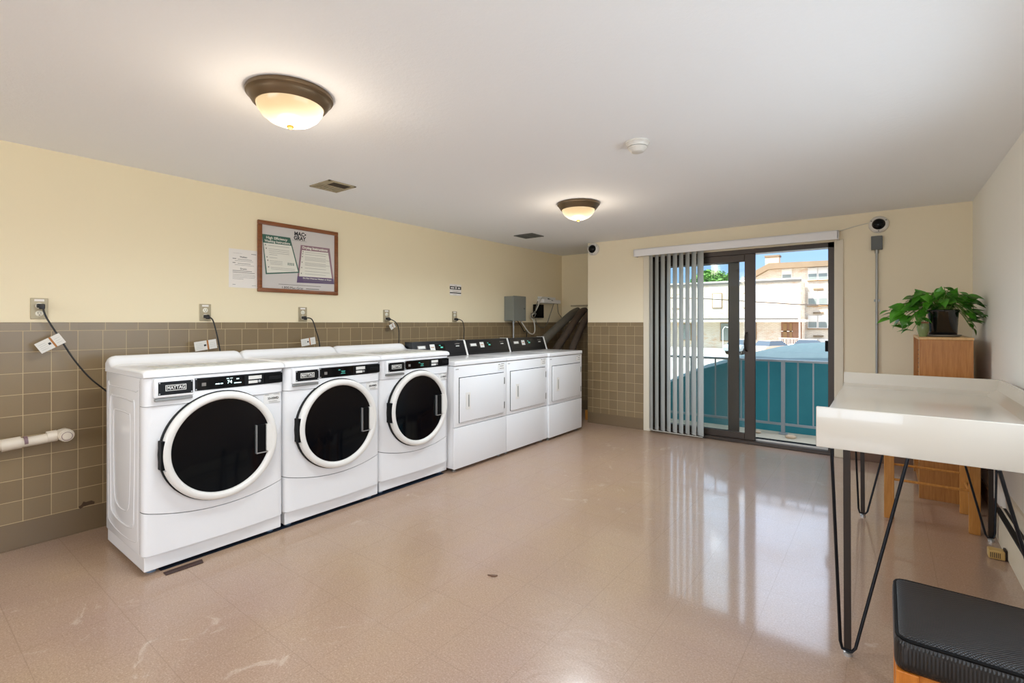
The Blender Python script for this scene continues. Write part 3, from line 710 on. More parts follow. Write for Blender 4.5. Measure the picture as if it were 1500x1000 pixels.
# ------------------------------------------------------------------ electrical gear in the corner
t = thing('electrical_box', 'grey metal electrical enclosure on the wall above the dryers', 'electrical box', (WL, 4.845, 1.24))
b = B(); box(b, 0, .14, -.125, .125, 0, .3, .004); new_obj('enclosure', b, 'boxgrey', t)
b = B(); box(b, .138, .15, -.128, .128, -.003, .303, .004); dd = new_obj('cover', b, 'boxgrey', t)
b = B(); lathe(b, [(0, .008), (.008, .007), (.009, 0)], 12, T(.15, .09, .15) @ AX); new_obj('lock', b, 'jbox', dd)
b = B(); tube(b, [(.05, 0, 0), (.05, 0, -.36)], .011, 10); lathe(b, [(.017, -.03), (.017, 0)], 10, T(.05, 0, 0), True, True); new_obj('conduit', b, 'conduit', t, 40)
t = thing('network_adapter', 'black power adapter box hanging beside the grey enclosure', 'adapter', (WL, 5.435, 1.28))
b = B(); box(b, 0, .05, -.095, .095, 0, .18, .006); new_obj('housing', b, 'matblack', t)
t = thing('network_router', 'small white router on a wall bracket in the far corner', 'router', (WL, 5.65, 1.48))
b = B(); box(b, 0, .12, -.22, .2, 0, .05, .006); box(b, 0, .02, -.2, .22, .05, .09, .003); new_obj('bracket', b, 'white2', t)
b = B(); box(b, .01, .1, -.22, -.05, .05, .085, .01); new_obj('housing', b, 'label', t)
b = B(); tube(b, [(.1, -.1, .06), (.115, -.03, .04), (.11, .04, .025)], .008, 6); new_obj('jack', b, 'matblack', t)
def cable(name, label, pts, r, mat): 
    b = B(); tube(b, pts, r, 8, True, 6); tag(new_obj(name, b, mat, None, 60), label, 'cable', 'loose cables by the grey enclosure')
XW = -3.69
cable('looped_cable', 'thick white cable looping under the grey electrical enclosure', [(-3.62, 4.93, 1.24), (-3.6, 4.98, 1.17), (-3.6, 5.08, 1.09), (-3.62, 5.2, 1.07), (-3.64, 5.27, 1.12), (-3.65, 5.26, 1.24), (-3.66, 5.2, 1.3), (-3.66, 5.28, 1.34), (-3.64, 5.33, 1.42), (-3.63, 5.4, 1.54), (-3.62, 5.46, 1.55)], .008, 'cable_w')
cable('thin_cable', 'thin dark cable sagging from the router towards the enclosure', [(-3.62, 5.70, 1.48), (-3.66, 5.67, 1.33), (-3.68, 5.6, 1.18), (-3.68, 5.48, 1.15), (-3.66, 5.34, 1.21), (-3.65, 5.3, 1.26)], .005, 'cable_g')
cable('thin_cable', 'thin grey cable running from the router down into the alcove corner', [(-3.66, 5.86, 1.5), (-3.69, 5.93, 1.36), (-3.69, 6.03, 1.27), (-3.69, 6.05, 1.1)], .004, 'cable_g')
cable('thin_cable', 'black cable curling from the adapter down behind the far dryer', [(-3.65, 4.9, 1.24), (-3.64, 4.98, 1.16), (-3.65, 5.05, 1.1), (-3.66, 5.12, 1.12), (-3.66, 5.1, .98), (-3.66, 5.08, .85)], .005, 'cord')
cable('coiled_cable', 'short grey cable coiled beside the black adapter box', [(-3.65, 5.35, 1.5), (-3.65, 5.3, 1.38), (-3.64, 5.27, 1.3), (-3.64, 5.2, 1.285), (-3.64, 5.19, 1.33), (-3.64, 5.25, 1.35), (-3.645, 5.31, 1.33)], .006, 'cable_g')

# ducts
def duct(label, pts, r, mat):
    b = B(); L = []
    tube(b, pts, r, 18, True, 10)
    # shallow corrugation
    o = new_obj('dryer_duct', b, mat, None, 40); tag(o, label, 'duct', 'dryer exhaust ducts in the alcove'); return o
duct('wide grey exhaust duct, leftmost of the three leaning to the alcove wall', [(-3.45, YA - .002, 1.38), (-3.455, 5.9, 1.33), (-3.46, 5.55, 1.16), (-3.46, 5.2, .98), (-3.44, 5.05, .86), (-3.43, 5.0, .6), (-3.42, 5.0, .25)], .054, 'duct')
duct('brown wrapped exhaust duct in the middle of the three alcove ducts', [(-3.335, YA - .002, 1.38), (-3.335, 5.93, 1.34), (-3.36, 5.62, 1.08), (-3.39, 5.37, .84), (-3.39, 5.27, .6), (-3.38, 5.24, .3)], .05, 'duct2')
duct('brown wrapped exhaust duct, rightmost and closest to the tiled column', [(-3.225, YA - .002, 1.36), (-3.225, 5.93, 1.31), (-3.215, 5.66, 1.06), (-3.2, 5.45, .82), (-3.19, 5.38, .55), (-3.19, 5.36, .25)], .045, 'duct2')
b = B(); box(b, -3.56, -3.02, YA - .02, YA, 1.445, 1.465, .004); tag(new_obj('duct_ledge', b, 'paint_like' if 'paint_like' in M else 'ventpaint'), 'narrow ledge board where the exhaust ducts enter the alcove wall', 'ledge')
b = B(); box(b, -2.98, -2.9, 5.42, 5.5, 0, .12, .005); tag(new_obj('wood_block', b, 'pine'), 'small wooden block on the floor in the dark alcove', 'wood block')

# drain pipe
t = thing('drain_pipe', 'white plastic drain pipe along the tiled wall left of the washers', 'pipe', (-3.64, .66, .585))
b = B(); tube(b, [(0, -1.6, -.01), (0, -.27, -.005), (0, -.02, .012)], .026, 16, True, 6)
new_obj('pipe_run', b, 'pvc', t, 60)
for (a_, c_, r_) in (((0, -.255, -.006), (0, -.18, .0), .032), ((0, -.40, -.008), (0, -.30, -.006), .033), ((0, -.08, .008), (0, -.04, .01), .031)):
    b = B(); tube(b, [a_, c_], r_, 16); new_obj('coupling', b, 'pvc', t, 60)
for (a_, c_) in (((0, -.29, -.006), (0, -.262, -.006)), ((0, -.17, .001), (0, -.155, .002))):
    b = B(); tube(b, [a_, c_], .0275, 16); new_obj('primer_band', b, 'pvcmark', t, 60)
b = B(); tube(b, [(-.02, -.03, .012), (0, -.012, .012), (.03, -.008, .012), (.055, -.008, .012)], [.026, .034, .034, .034], 20, True, 0); eb = new_obj('elbow', b, 'pvc', t, 60)
b = B(); lathe(b, [(0, .010), (.02, .010), (.021, .006), (.029, .006), (.031, 0), (.031, -.01)], 24, T(.056, -.008, .012) @ AX); new_obj('end_cap', b, 'pvc', eb, 40)
b = B(); lathe(b, [(.021, .011), (.0235, .011)], 24, T(.056, -.008, .009) @ AX); new_obj('cap_groove', b, 'pvcmark', eb)

# ------------------------------------------------------------------ ceiling fittings
LAMPS = []
def ceiling_lamp(x, y, label):
    t = thing('ceiling_light', label, 'ceiling light', (x, y, ZC), 0, 'bronze rimmed dome ceiling lights')
    b = B(); lathe(b, [(.0, 0), (.168, 0), (.172, -.006), (.17, -.016), (.162, -.02), (.158, -.03), (.146, -.048), (.136, -.056), (.130, -.054), (.130, -.04), (0, -.04)], 64); new_obj('rim', b, 'bronze', t, 45)
    b = B(); lathe(b, [(.133, -.05), (.128, -.07), (.112, -.094), (.085, -.115), (.05, -.129), (.015, -.134), (0, -.134)], 64); new_obj('glass_dome', b, M['dome'], t, 60)
    b = B(); lathe(b, [(0, -.128), (.012, -.132), (.014, -.138), (.009, -.146), (0, -.148)], 20); new_obj('finial', b, 'finial', t, 60)
    return t
s = N('frosted dome glass'); g_ = s.n('ShaderNodeTexCoord')
dn = s.n('ShaderNodeVectorMath', operation='DISTANCE'); s.l(g_.outputs['Object'], dn.inputs[0]); dn.inputs[1].default_value = (-.03, .06, -.1)
col = s.ramp(dn.outputs['Value'], [(.02, lin('FFFAF0')), (.075, lin('FFF0D6')), (.18, lin('FFDBA6'))])
st = s.math('MULTIPLY_ADD', s.math('POWER', s.math('SUBTRACT', 1.0, s.math('MULTIPLY', dn.outputs['Value'], 4.5), clamp=True), 2), 2.4, .42)
s.set(Base_Color=lin('55493A'), Emission_Color=col, Emission_Strength=st, Roughness=.25); M['dome'] = s.m
ceiling_lamp(-2.0, 1.075, 'lit dome ceiling light with bronze rim, the large one nearest the camera')
ceiling_lamp(-1.975, 3.48, 'lit dome ceiling light with bronze rim, the small looking one nearer the back wall')

ceiling_lamp(-.15, -.1, 'added fill light shaped as a bronze rimmed dome directly above the viewpoint, out of view')  # unseen fixture added to brighten the room
t = thing('smoke_detector', 'round white smoke detector on the ceiling', 'smoke detector', (-1.05, 2.485, ZC))
b = B(); lathe(b, [(0, 0), (.062, 0), (.064, -.008), (.058, -.014), (.054, -.02), (.052, -.028), (0, -.028)], 40); new_obj('base', b, 'camwhite', t, 40)
b = B(); lathe(b, [(.05, -.03), (.05, -.034), (.034, -.052), (.03, -.055), (0, -.056)], 40); new_obj('dome', b, 'camwhite', t, 40)
b = B(); lathe(b, [(.047, -.028), (.047, -.031), (0, -.031)], 40); new_obj('air_slot', b, 'greyink', t)
def vent(x0, x1, y0, y1, mat, label, open_all):
    t = thing('ceiling_vent', label, 'vent', ((x0 + x1) / 2, (y0 + y1) / 2, ZC), 0, 'square ceiling vents')
    w = (x1 - x0) / 2; h = (y1 - y0) / 2
    b = B()
    for (a, c, d, e) in ((-w, w, h - .018, h), (-w, w, -h, -h + .018), (-w, -w + .018, -h, h), (w - .018, w, -h, h)): box(b, a, c, d, e, -.008, 0, .002, 1)
    box(b, -.006, .006, -h, h, -.007, 0); 
    new_obj('frame', b, mat, t)
    b = B(); box(b, -w + .01, w - .01, -h + .01, h - .01, -.002, .0); new_obj('opening', b, 'ventdark', t)
    b = B()
    n = 7
    for i in range(n):
        y = -h + .02 + (2 * h - .04) * (i + .5) / n
        if open_all: box(b, -w + .018, w - .018, y - .003, y + .003, -.006, -.002)
        else: box(b, -w + .018, 0.0, y - .008, y + .008, -.006, -.002)
    if not open_all: box(b, 0, w - .018, -h + .018, -h + .05, -.006, -.002)
    new_obj('louvre', b, mat if not open_all else 'jbox', t)
vent(-3.225, -2.98, 1.872, 2.087, 'ventpaint', 'beige square ceiling vent above the framed poster', False)
vent(-3.27, -3.02, 4.32, 4.55, 'jbox', 'dark square ceiling vent near the far left corner', True)

def domecam(x, z, r, label, ang):
    t = thing('security_camera', label, 'camera', (x, WB, z), ang, 'round white security cameras')
    b = B(); lathe(b, [(0, 0), (r, 0), (r, .02), (r * .93, .035), (r * .72, .045), (r * .66, .045), (r * .64, .03), (0, .03)], 40, AY); new_obj('housing', b, 'camwhite', t, 40)
    b = B(); lathe(b, [(r * .64, .04), (r * .55, .058), (r * .3, .07), (0, .074)], 40, AY); new_obj('lens_dome', b, 'glassblack', t, 60)
    b = B()
    for k in range(3):
        a = radians(30 + 120 * k); lathe(b, [(0, .0475), (.005, .046), (.005, .044)], 10, T(r * .82 * cos(a), 0, r * .82 * sin(a)) @ AY)
    new_obj('screw', b, 'jbox', t)
domecam(-2.8, 2.105, .075, 'round white security camera high on the corner of the tiled column', 0)
domecam(-.037, 2.068, .072, 'round white security camera high on the back wall right of the glass door', 0)
b = B(); tube(b, [(-.11, WB - .005, 2.09), (-.2, WB - .005, 2.075), (-.32, WB - .005, 2.045)], .0035, 6, True, 4); tag(new_obj('camera_cable', b, 'cable_w'), 'thin cable from the right camera to the blind valance', 'cable')
t = thing('junction_box', 'dark grey junction box on the back wall under the right camera', 'junction box', (-.05, WB, 1.85))
b = B(); box(b, -.04, .04, -.045, 0, 0, .118, .004); new_obj('box_body', b, 'jbox', t)
b = B(); tube(b, [(0, -.018, 0), (0, -.018, -1.75)], .010, 10); new_obj('conduit', b, 'conduit', t, 40)
b = B(); tube(b, [(0, -.018, 0), (0, -.018, -.03)], .015, 10); box(b, -.02, .02, -.012, 0, -.45, -.43); box(b, -.02, .02, -.012, 0, -1.2, -1.18); new_obj('connector', b, 'steel', t, 40)

# ------------------------------------------------------------------ folding table
t = thing('folding_table', 'large cream laundry folding table with raised rims on hairpin legs', 'table', (.155, 2.98, 0))
ox, oy_ = .155, 2.98
X0t, X1t, Y0t, Y1t = -.205 - ox, .515 - ox, 2.165 - oy_, 3.80 - oy_
b = B()
prism(b, [(Y0t, .751), (Y0t + .002, .902), (Y0t + .018, .902), (Y0t + .05, .835), (Y0t + .16, .8205), (Y1t - .12, .8205), (Y1t - .03, .835), (Y1t - .014, .902), (Y1t, .902), (Y1t, .751)], X0t, X1t - .0, 'x')
bmesh.ops.bevel(b, geom=[e for e in b.edges], offset=.004, segments=2, profile=.6, affect='EDGES')
top = new_obj('tray_top', b, 'tray', t, 35)
b = B(); prism(b, [(X1t - .075, .818), (X1t - .02, .845), (X1t - .012, .902), (X1t + .006, .902), (X1t + .006, .751), (X1t - .075, .751)], Y0t + .003, Y1t - .003, 'y'); new_obj('wall_rim', b, 'tray', top, 35)
for (lx_, ly_, sx) in ((-.11, 2.172, 1), (-.11, 3.78, 1), (.47, 3.78, -1), (.47, 2.172, -1)):
    x = lx_ - ox; y = ly_ - oy_
    b = B(); tube(b, [(x, y + (.022 if ly_ < 3 else 0), .752), (x + .004, y, .02)], .0155, 4); bmesh.ops.rotate(b, cent=(x, y, 0), matrix=Matrix.Rotation(radians(0), 3, 'Z'), verts=b.verts[:])
    lg = new_obj('leg', b, 'legbrown', t)
    b = B(); tube(b, [(x - .045, y - .012, .752), (x - .018, y - .012, .05), (x - .012, y - .012, .025), (x + .016, y - .012, .022), (x + .028, y - .012, .04), (x + .175 if sx > 0 else x + .04, y - .012, .752)] if sx > 0 else [(x - .18, y - .012, .752), (x - .02, y - .012, .04), (x - .01, y - .012, .022), (x + .012, y - .012, .025), (x + .018, y - .012, .05), (x + .03, y - .012, .752)], .0055, 8); new_obj('hairpin_rod', b, 'rod', lg, 40)
    b = B(); lathe(b, [(0, 0), (.014, 0), (.014, .012), (.006, .016), (.006, .024), (0, .024)], 14, T(x + .004, y, 0)); new_obj('foot', b, 'silver', lg, 40)

# ------------------------------------------------------------------ padded stool
t = thing('padded_bench', 'black quilted vinyl padded seat on orange wooden legs in the right foreground', 'bench', (.262, 1.66, 0))
b = B(); box(b, -.243, .243, -.175, .178, .385, .47, .028, 5)
for v in b.verts:
    if v.co.z > .44: v.co.z += .008 * (1 - (v.co.x / .25) ** 2) * (1 - (v.co.y / .18) ** 2)
bmesh.ops.subdivide_edges(b, edges=[e for e in b.edges if e.calc_length() > .15], cuts=6, use_grid_fill=True)
for v in b.verts:
    if v.co.z > .465: v.co.z += .010 * max(0, (1 - (v.co.x / .25) ** 2) * (1 - (v.co.y / .18) ** 2))
st_ = new_obj('seat', b, 'vinyl', t, 50)
b = B(); e = .006
for z in (.467,):
    c_ = [(sx * .212 + .025 * cos(a), sy * .146 + .0015 + .025 * sin(a), z - .003) for sx, sy, a0 in ((1, 1, 0), (-1, 1, 90), (-1, -1, 180), (1, -1, 270)) for a in (radians(a0), radians(a0 + 30), radians(a0 + 60), radians(a0 + 90))]
    tube(b, c_ + [c_[0]], .0045, 8)
new_obj('piping', b, 'matblack', st_, 60)
for sx in (-1, 1):
    for sy in (-1, 1):
        b = B(); box(b, sx * .218 - .022, sx * .218 + .022, sy * .148 - .022, sy * .148 + .022, 0, .388, .003); new_obj('leg', b, 'orangewood', t)
b = B(); 
for sy in (-1, 1): box(b, -.2, .2, sy * .148 - .01, sy * .148 + .01, .33, .386)
for sx in (-1, 1): box(b, sx * .218 - .01, sx * .218 + .01, -.13, .13, .33, .386)
new_obj('apron', b, 'orangewood', t)

# ------------------------------------------------------------------ wooden stool behind the table
t = thing('wooden_stool', 'plain pine stool with thin rungs partly hidden behind the folding table', 'stool', (.22, 4.045, 0))
for (x, y) in ((-.195, -.19), (.195, -.19), (.19, .18), (-.19, .18)):
    b = B(); prism(b, [(x - .025, y - .014), (x + .025, y - .014), (x + .025, y + .014), (x - .025, y + .014)], 0, .62); bmesh.ops.bevel(b, geom=b.edges[:], offset=.003, segments=1, affect='EDGES'); new_obj('leg', b, 'pine', t)
for (z, y) in ((.245, -.19), (.255, .18)):
    b = B(); tube(b, [(-.17, y, z), (.17, y, z)], .008, 8); new_obj('rung', b, 'pine', t, 40)
for x in (-.19, .19):
    b = B(); tube(b, [(x, -.18, .2), (x, .17, .2)], .008, 8); new_obj('rung', b, 'pine', t, 40)
b = B(); box(b, -.235, .235, -.215, .215, .62, .65, .008); new_obj('seat', b, 'pine', t)

# ------------------------------------------------------------------ bookcase, plants
t = thing('bookcase', 'tall honey oak bookcase turned sideways in the corner under the plants', 'bookcase', (.333, 4.81, 0))
h = 1.10
for (y0, y1, nm) in ((-.396, -.376, 'side_panel'), (.376, .396, 'side_panel')):
    b = B(); box(b, -.138, .138, y0, y1, 0, h, .002, 1); sp_ = new_obj(nm, b, 'oak', t)
    b = B(); box(b, -.1405, -.138, y0, y1, 0, h); new_obj('edge_band', b, 'oakedge', sp_)
    if y0 > 0:
        b = B()
        for i in range(26):
            for x in (-.11, .09): lathe(b, [(0, .001), (.0035, .001), (.0035, 0)], 8, T(x, y0, .12 + i * .035) @ AY)
        new_obj('shelf_pin_holes', b, 'ink', sp_)
b = B(); box(b, -.142, .142, -.39, .396, h, h + .018, .003); new_obj('top_board', b, 'oakedge', t)
b = B(); box(b, -.135, .13, -.376, .376, .05, .07); new_obj('bottom_board', b, 'oak', t)
b = B(); box(b, .13, .138, -.376, .376, .0, h); new_obj('back_board', b, 'oak', t)
for z in (.38, .72):
    b = B(); box(b, -.128, .13, -.376, .376, z, z + .018); new_obj('shelf', b, 'oak', t)
ZT = h + .018
def heart(bm, base, d, up, L, Wd, curl):
    """one heart-shaped leaf starting at base and pointing along d"""
    d = d.normalized(); side = d.cross(up).normalized(); up = side.cross(d).normalized()
    prof = [(0, .0), (-.08, .2), (.02, .42), (.22, .5), (.45, .44), (.68, .28), (.88, .1), (1.0, 0)]
    mid = []; lf = []; rt = []
    for (t_, w_) in prof:
        sag = -curl * max(0, t_) ** 2
        c = base + d * (max(t_, 0) * L) + up * (sag * L); mid.append(bm.verts.new(c))
        e = base + d * (t_ * L) + up * ((sag + .16 * w_) * L)
        lf.append(bm.verts.new(e + side * (w_ * Wd))); rt.append(bm.verts.new(e - side * (w_ * Wd)))
    for k in range(len(prof) - 1):
        for s_ in (lf, rt):
            try: bm.faces.new((mid[k], mid[k + 1], s_[k + 1], s_[k]))
            except ValueError: pass
def plant(root, heads, seed, origin, lsize=.075, extra=()):
    rnd = random.Random(seed); fol = B(); stm = B()
    for p_, d_, L_ in extra:
        tip = Vector(p_); o0 = Vector(origin)
        tube(stm, [o0, (o0 + tip) / 2 + Vector((0, 0, .05)), tip], .002, 5, True, 4)
        heart(fol, tip, Vector(d_), Vector((-.2, -.9, .5)), L_, L_ * .78, .2)
    for (x, y, z) in heads:
        tip = Vector((x, y, z)); o0 = Vector(origin) + Vector((rnd.uniform(-.03, .03), rnd.uniform(-.03, .03), 0))
        midp = (o0 + tip) / 2 + Vector((0, 0, .05 + .03 * rnd.random()))
        tube(stm, [o0, midp, tip], .0018, 5, True, 4)
        d = Vector((x - origin[0], y - origin[1], 0)); d = d.normalized() if d.length > .02 else Vector((rnd.uniform(-1, 1), rnd.uniform(-1, 1), 0)).normalized()
        d = (d + Vector((rnd.uniform(-.5, .5), rnd.uniform(-.9, .2), rnd.uniform(-.75, .45)))).normalized()
        L = lsize * rnd.uniform(.75, 1.25)
        heart(fol, tip, d, Vector((rnd.uniform(-.3, .3), rnd.uniform(-.5, .1), 1)), L, L * rnd.uniform(.62, .8), rnd.uniform(.1, .45))
    new_obj('foliage', fol, 'leaf', root, 60); new_obj('stem', stm, 'stem', root, 60)
px, py = .335, 4.66
t = thing('potted_plant', 'leafy green pothos in a shiny black pot on the bookcase', 'plant', (px, py, ZT))
b = B(); lathe(b, [(0, .006), (.074, .006), (.078, .012), (.086, .17), (.091, .175), (.093, .188), (.089, .192), (.082, .19), (.08, .16), (0, .16)], 48); pt = new_obj('pot', b, 'pot', t, 50)
b = B(); lathe(b, [(0, 0), (.085, 0), (.1, .008), (.102, .014), (.096, .012), (.082, .006), (0, .006)], 40); new_obj('saucer', b, 'saucer', t, 50)
b = B(); lathe(b, [(.081, .172), (.04, .178), (0, .18)], 24); new_obj('soil', b, 'soil', pt, 60)
rnd = random.Random(3); heads = []
for i in range(70):
    a = rnd.uniform(0, 2 * pi); r = rnd.uniform(.01, .14) ; z = .215 + rnd.uniform(0, .15) * (1 - (r / .22))
    heads.append((r * cos(a) * 1.15, r * sin(a), z))
for i in range(34):   # arm to the left, sagging
    u = rnd.random(); heads.append((-.10 - .15 * u, rnd.uniform(-.08, .05), .25 - .1 * u * u + rnd.uniform(-.09, .07)))
for i in range(26):   # right side towards the wall
    u = rnd.random(); heads.append((.10 + .08 * u, rnd.uniform(-.05, .16), .21 - .13 * u + rnd.uniform(-.05, .07)))
for (dx, dz) in ((-.30, .13), (-.29, .17), (-.26, .20), (-.24, .10), (-.21, .06), (-.17, .04), (-.25, .23), (-.31, .19)): heads.append((dx, rnd.uniform(-.04, .03), dz))
plant(t, heads, 5, (0, 0, .175), .078, [((-.24, -.03, .19), (-.45, -.3, -.6), .115), ((-.22, -.03, .21), (-.9, -.2, .15), .09), ((-.2, -.02, .15), (-.3, -.3, -.8), .095), ((-.12, -.06, .17), (-.25, -.4, -.85), .085), ((-.06, -.08, .25), (-.5, -.6, .35), .1), ((-.02, -.04, .27), (.05, -.3, 1), .09), ((.04, -.02, .27), (.35, -.2, .9), .085), ((-.1, -.05, .27), (-.5, -.3, .7), .095), ((.1, -.05, .25), (.8, -.3, .3), .09), ((.02, -.1, .24), (.2, -.8, .1), .1), ((-.15, -.06, .22), (-.8, -.4, -.2), .1)])
t = thing('glass_jar', 'small mottled green jar with reddish rim beside the black pot', 'jar', (.222, 4.57, ZT))
b = B(); lathe(b, [(0, 0), (.022, 0), (.024, .01), (.034, .045), (.036, .07), (.03, .095), (.029, .098), (.02, .09), (0, .085)], 28); new_obj('vessel', b, 'jar', t, 60)
b = B(); lathe(b, [(.029, .094), (.032, .097), (.032, .106), (.027, .106), (.027, .094)], 28); new_obj('rim', b, 'jarrim', t, 50)
b = B(); st2 = B(); rnd = random.Random(9)
for k in range(9):
    a = 2 * pi * k / 9; tip = Vector((-.02 + .05 * cos(a) - .02, .05 * sin(a), .10 + .06 * rnd.random() - (.05 if cos(a) < -.5 else 0)))
    tube(st2, [(0, 0, .09), (.6 * tip.x, .6 * tip.y, .15), tip], .0015, 5, True, 3)
    heart(b, tip, Vector((cos(a), sin(a) - .4, -.5)), Vector((0, -.3, 1)), .05, .035, .3)
new_obj('foliage', b, 'leaf', t, 60); new_obj('stem', st2, 'stem', t, 60)

# ------------------------------------------------------------------ baseboard heater
t = thing('baseboard_heater', 'cream baseboard heater running low along the right wall', 'heater', (WR, 2.95, 0))
y0, y1 = -.95, .93
b = B(); prism(b, [(0, .0), (-.055, .0), (-.058, .01), (-.058, .155), (-.045, .165), (0, .165)], y0, y1, 'y'); new_obj('front_cover', b, 'heater', t)
b = B(); box(b, -.057, -.004, y0, y1, .150, .170); new_obj('dark_core', b, 'matblack', t)
b = B(); prism(b, [(0, .165), (-.012, .165), (-.016, .235), (-.010, .25), (0, .255)], y0, y1, 'y'); new_obj('hood', b, 'heater', t)
b = B(); box(b, -.036, -.030, y0, y1, .165, .178); new_obj('damper', b, 'heater', t)
t = thing('vent_block', 'small tan slotted plastic block on the floor by the right wall', 'slotted block', (.47, 3.53, 0))
b = B(); box(b, -.04, .022, -.028, .028, 0.002, .046, .006, 3); q = new_obj('housing', b, 'tan', t, 40)
b = B()
for i in range(6): box(b, -.034 + i * .007, -.031 + i * .007, -.0286, -.026, .01, .036)
new_obj('slots', b, 'ink', q)
b = B(); box(b, .02, .03, -.022, .022, .0, .055, .002); new_obj('clip', b, 'legbrown', t)

b = B(); prism(b, [(-1.52, 1.80), (-1.50, 1.815), (-1.478, 1.825), (-1.482, 1.812), (-1.497, 1.802)], .0005, .006); tag(new_obj('floor_debris', b, 'basebrown'), 'tiny dark scrap lying in the middle of the floor', 'scrap')

# ------------------------------------------------------------------ outside
b = B(); box(b, XC + .125, 2.5, WB + .165, 6.2, -.2, -.01); tag(new_obj('balcony_slab', b, 'concrete'), None, None, None, 'structure')
t = thing('balcony_railing', 'grey metal railing with upright bars beyond the glass door', 'railing', (-1.0, 6.071, 0))
b = B(); box(b, -1.72, 2.4, -.02, .02, .785, .81, .003); new_obj('top_rail', b, 'rail', t)
b = B(); box(b, -1.72, 2.4, -.012, .012, .09, .115, .002); new_obj('bottom_rail', b, 'rail', t)
for x in (-.882, -2.62, .7):
    b = B(); box(b, x + 1 - .018, x + 1 + .018, -.018, .018, -.01, .79); box(b, x + 1 - .04, x + 1 + .04, -.035, .035, -.01, .008, .003); new_obj('post', b, 'rail', t)
k = 0; x = -.882
for x in [-.882 + .142 * i for i in range(-10, 11)]:
    if abs(x + .882) < .02 or abs(x - .7) < .05 or x < -2.5 or x > 1.4: continue
    b = B(); box(b, x + 1 - .007, x + 1 + .007, -.007, .007, .11, .79); new_obj('baluster', b, 'rail', t)
for (x, y, r, lb) in ((-1.12, 5.98, .035, 'small pale stone on the balcony edge left of the railing post'), (-.79, 5.93, .055, 'larger pale stone on the balcony edge right of the railing post')):
    b = B(); bmesh.ops.create_icosphere(b, subdivisions=2, radius=r)
    for v in b.verts: v.co.z *= .42; v.co += Vector((random.uniform(-.2, .2), random.uniform(-.2, .2), random.uniform(-.1, .1))) * r * .4
    o = new_obj('stone', b, 'chim', None, 60); o.location = (x, y, .003); tag(o, lb, 'stone', 'stones on the balcony')

# canopy
t = thing('entrance_canopy', 'teal fabric canopy with a ridged curved top just beyond the balcony railing', 'canopy', (0, 6.26, 0))
def arch(x): 
    pts = [(-3.6, -.5), (-2.6, .2), (-2.2, .45), (-1.8, .64), (-1.48, .745), (-1.21, .82), (-.95, .885), (-.74, .93), (-.476, .965), (0, .985), (.6, .97), (1.5, .9), (2.4, .75)]
    for (a, c), (d, e) in zip(pts, pts[1:]):
        if a <= x <= d: return c + (e - c) * (x - a) / (d - a)
    return pts[-1][1]
def back(x):
    pts = [(-3.7, -.4), (-2.4, .3), (-1.77, .64), (-1.4, .76), (-1.08, .83), (-.69, .865), (0, .88), (2.5, .8)]
    for (a, c), (d, e) in zip(pts, pts[1:]):
        if a <= x <= d: return c + (e - c) * (x - a) / (d - a)
    return pts[-1][1]
xs = [-3.6 + 6.0 * i / 80 for i in range(81)]
b = B(); lo = [b.verts.new((x, 0, -.9)) for x in xs]; hi = [b.verts.new((x, 0, min(arch(x), .79))) for x in xs]
for k in range(80): b.faces.new((lo[k], lo[k+1], hi[k+1], hi[k]))
new_obj('front_fabric', b, 'teal', t)
b = B(); rows = []
for j in range(49):
    y = 4.2 * j / 48
    tt = min(1, y / 2.8); rows.append([b.verts.new((x, y, min(arch(x), .79) * (1 - tt) + back(x) * tt - .05 * max(0, y - 2.8) + .055 * abs(sin(j * pi / 8 + x * 1.2)) * min(1, y * 4))) for x in xs])
for a, c in zip(rows, rows[1:]):
    for k in range(80): b.faces.new((a[k], a[k+1], c[k+1], c[k]))
new_obj('ridged_top', b, 'tealtop', t, 60)

# street
b = B(); box(b, -60, 40, 9.5, 95, -2.1, -1.9); tag(new_obj('street_ground', b, 'asphalt'), None, None, None, 'structure')
def m(x, z, k=1.25): return (k * x, k * z - 1.22 * (k - 1))
YB = 62.5
# low building
t = thing('brick_building', 'low whitewashed brick building across the street with flat parapet', 'building', (-14, YB, -1.9))
def bb(x0, x1, z0, z1, dy0, dy1, par, name, mat, base):
    k = base[1] / 50; (a, c), (d, e) = m(x0, z0, k), m(x1, z1, k); b = B(); box(b, a - base[0], d - base[0], dy0, dy1, c - base[2], e - base[2]); return new_obj(name, b, mat, par)
BA = (-14, YB, -1.9)
b = B(); (a, c), (d, e) = m(-24, -1.276), m(-5.9, 4.98); box(b, a + 14, d + 14, 0, 4, 0, e + 1.9); new_obj('wall', b, 'brick', t)
bb(-24, -5.85, 4.88, 5.08, -.15, .3, t, 'parapet_cap', 'gutter', BA); bb(-24, -5.85, 5.08, 5.2, -.1, .3, t, 'parapet_trim', 'fascia', BA)
bb(-24, -6.1, 1.46, 1.60, -1.9, .0, t, 'porch_gutter', 'gutter', BA); bb(-24, -5.3, 1.27, 1.46, -1.95, 0, t, 'porch_fascia', 'fascia', BA)
def window(x0, x1, z0, z1, par, base, frame='winframe', pane='pane', sash=False, dy=-.08):
    f = bb(x0, x1, z0, z1, dy, .05, par, 'window', frame, base)
    p = bb(x0 + .07, x1 - .07, z0 + .07, z1 - .07, dy - .03, dy + .02, f, 'pane', pane, base)
    if sash: bb(x0 + .07, x1 - .07, (z0 + z1) / 2 - .03, z1 - .07, dy - .05, dy, f, 'blind', 'winwhite', base)
    return f
window(-13.41, -12.48, 2.6, 4.06, t, BA, 'winframe', 'winwhite'); window(-10.6, -9.63, 2.56, 3.98, t, BA, 'winframe', 'winwhite'); window(-17.4, -16.4, 2.6, 4.06, t, BA, 'winframe', 'winwhite'); window(-21, -20, 2.6, 4.06, t, BA, 'winframe', 'winwhite')
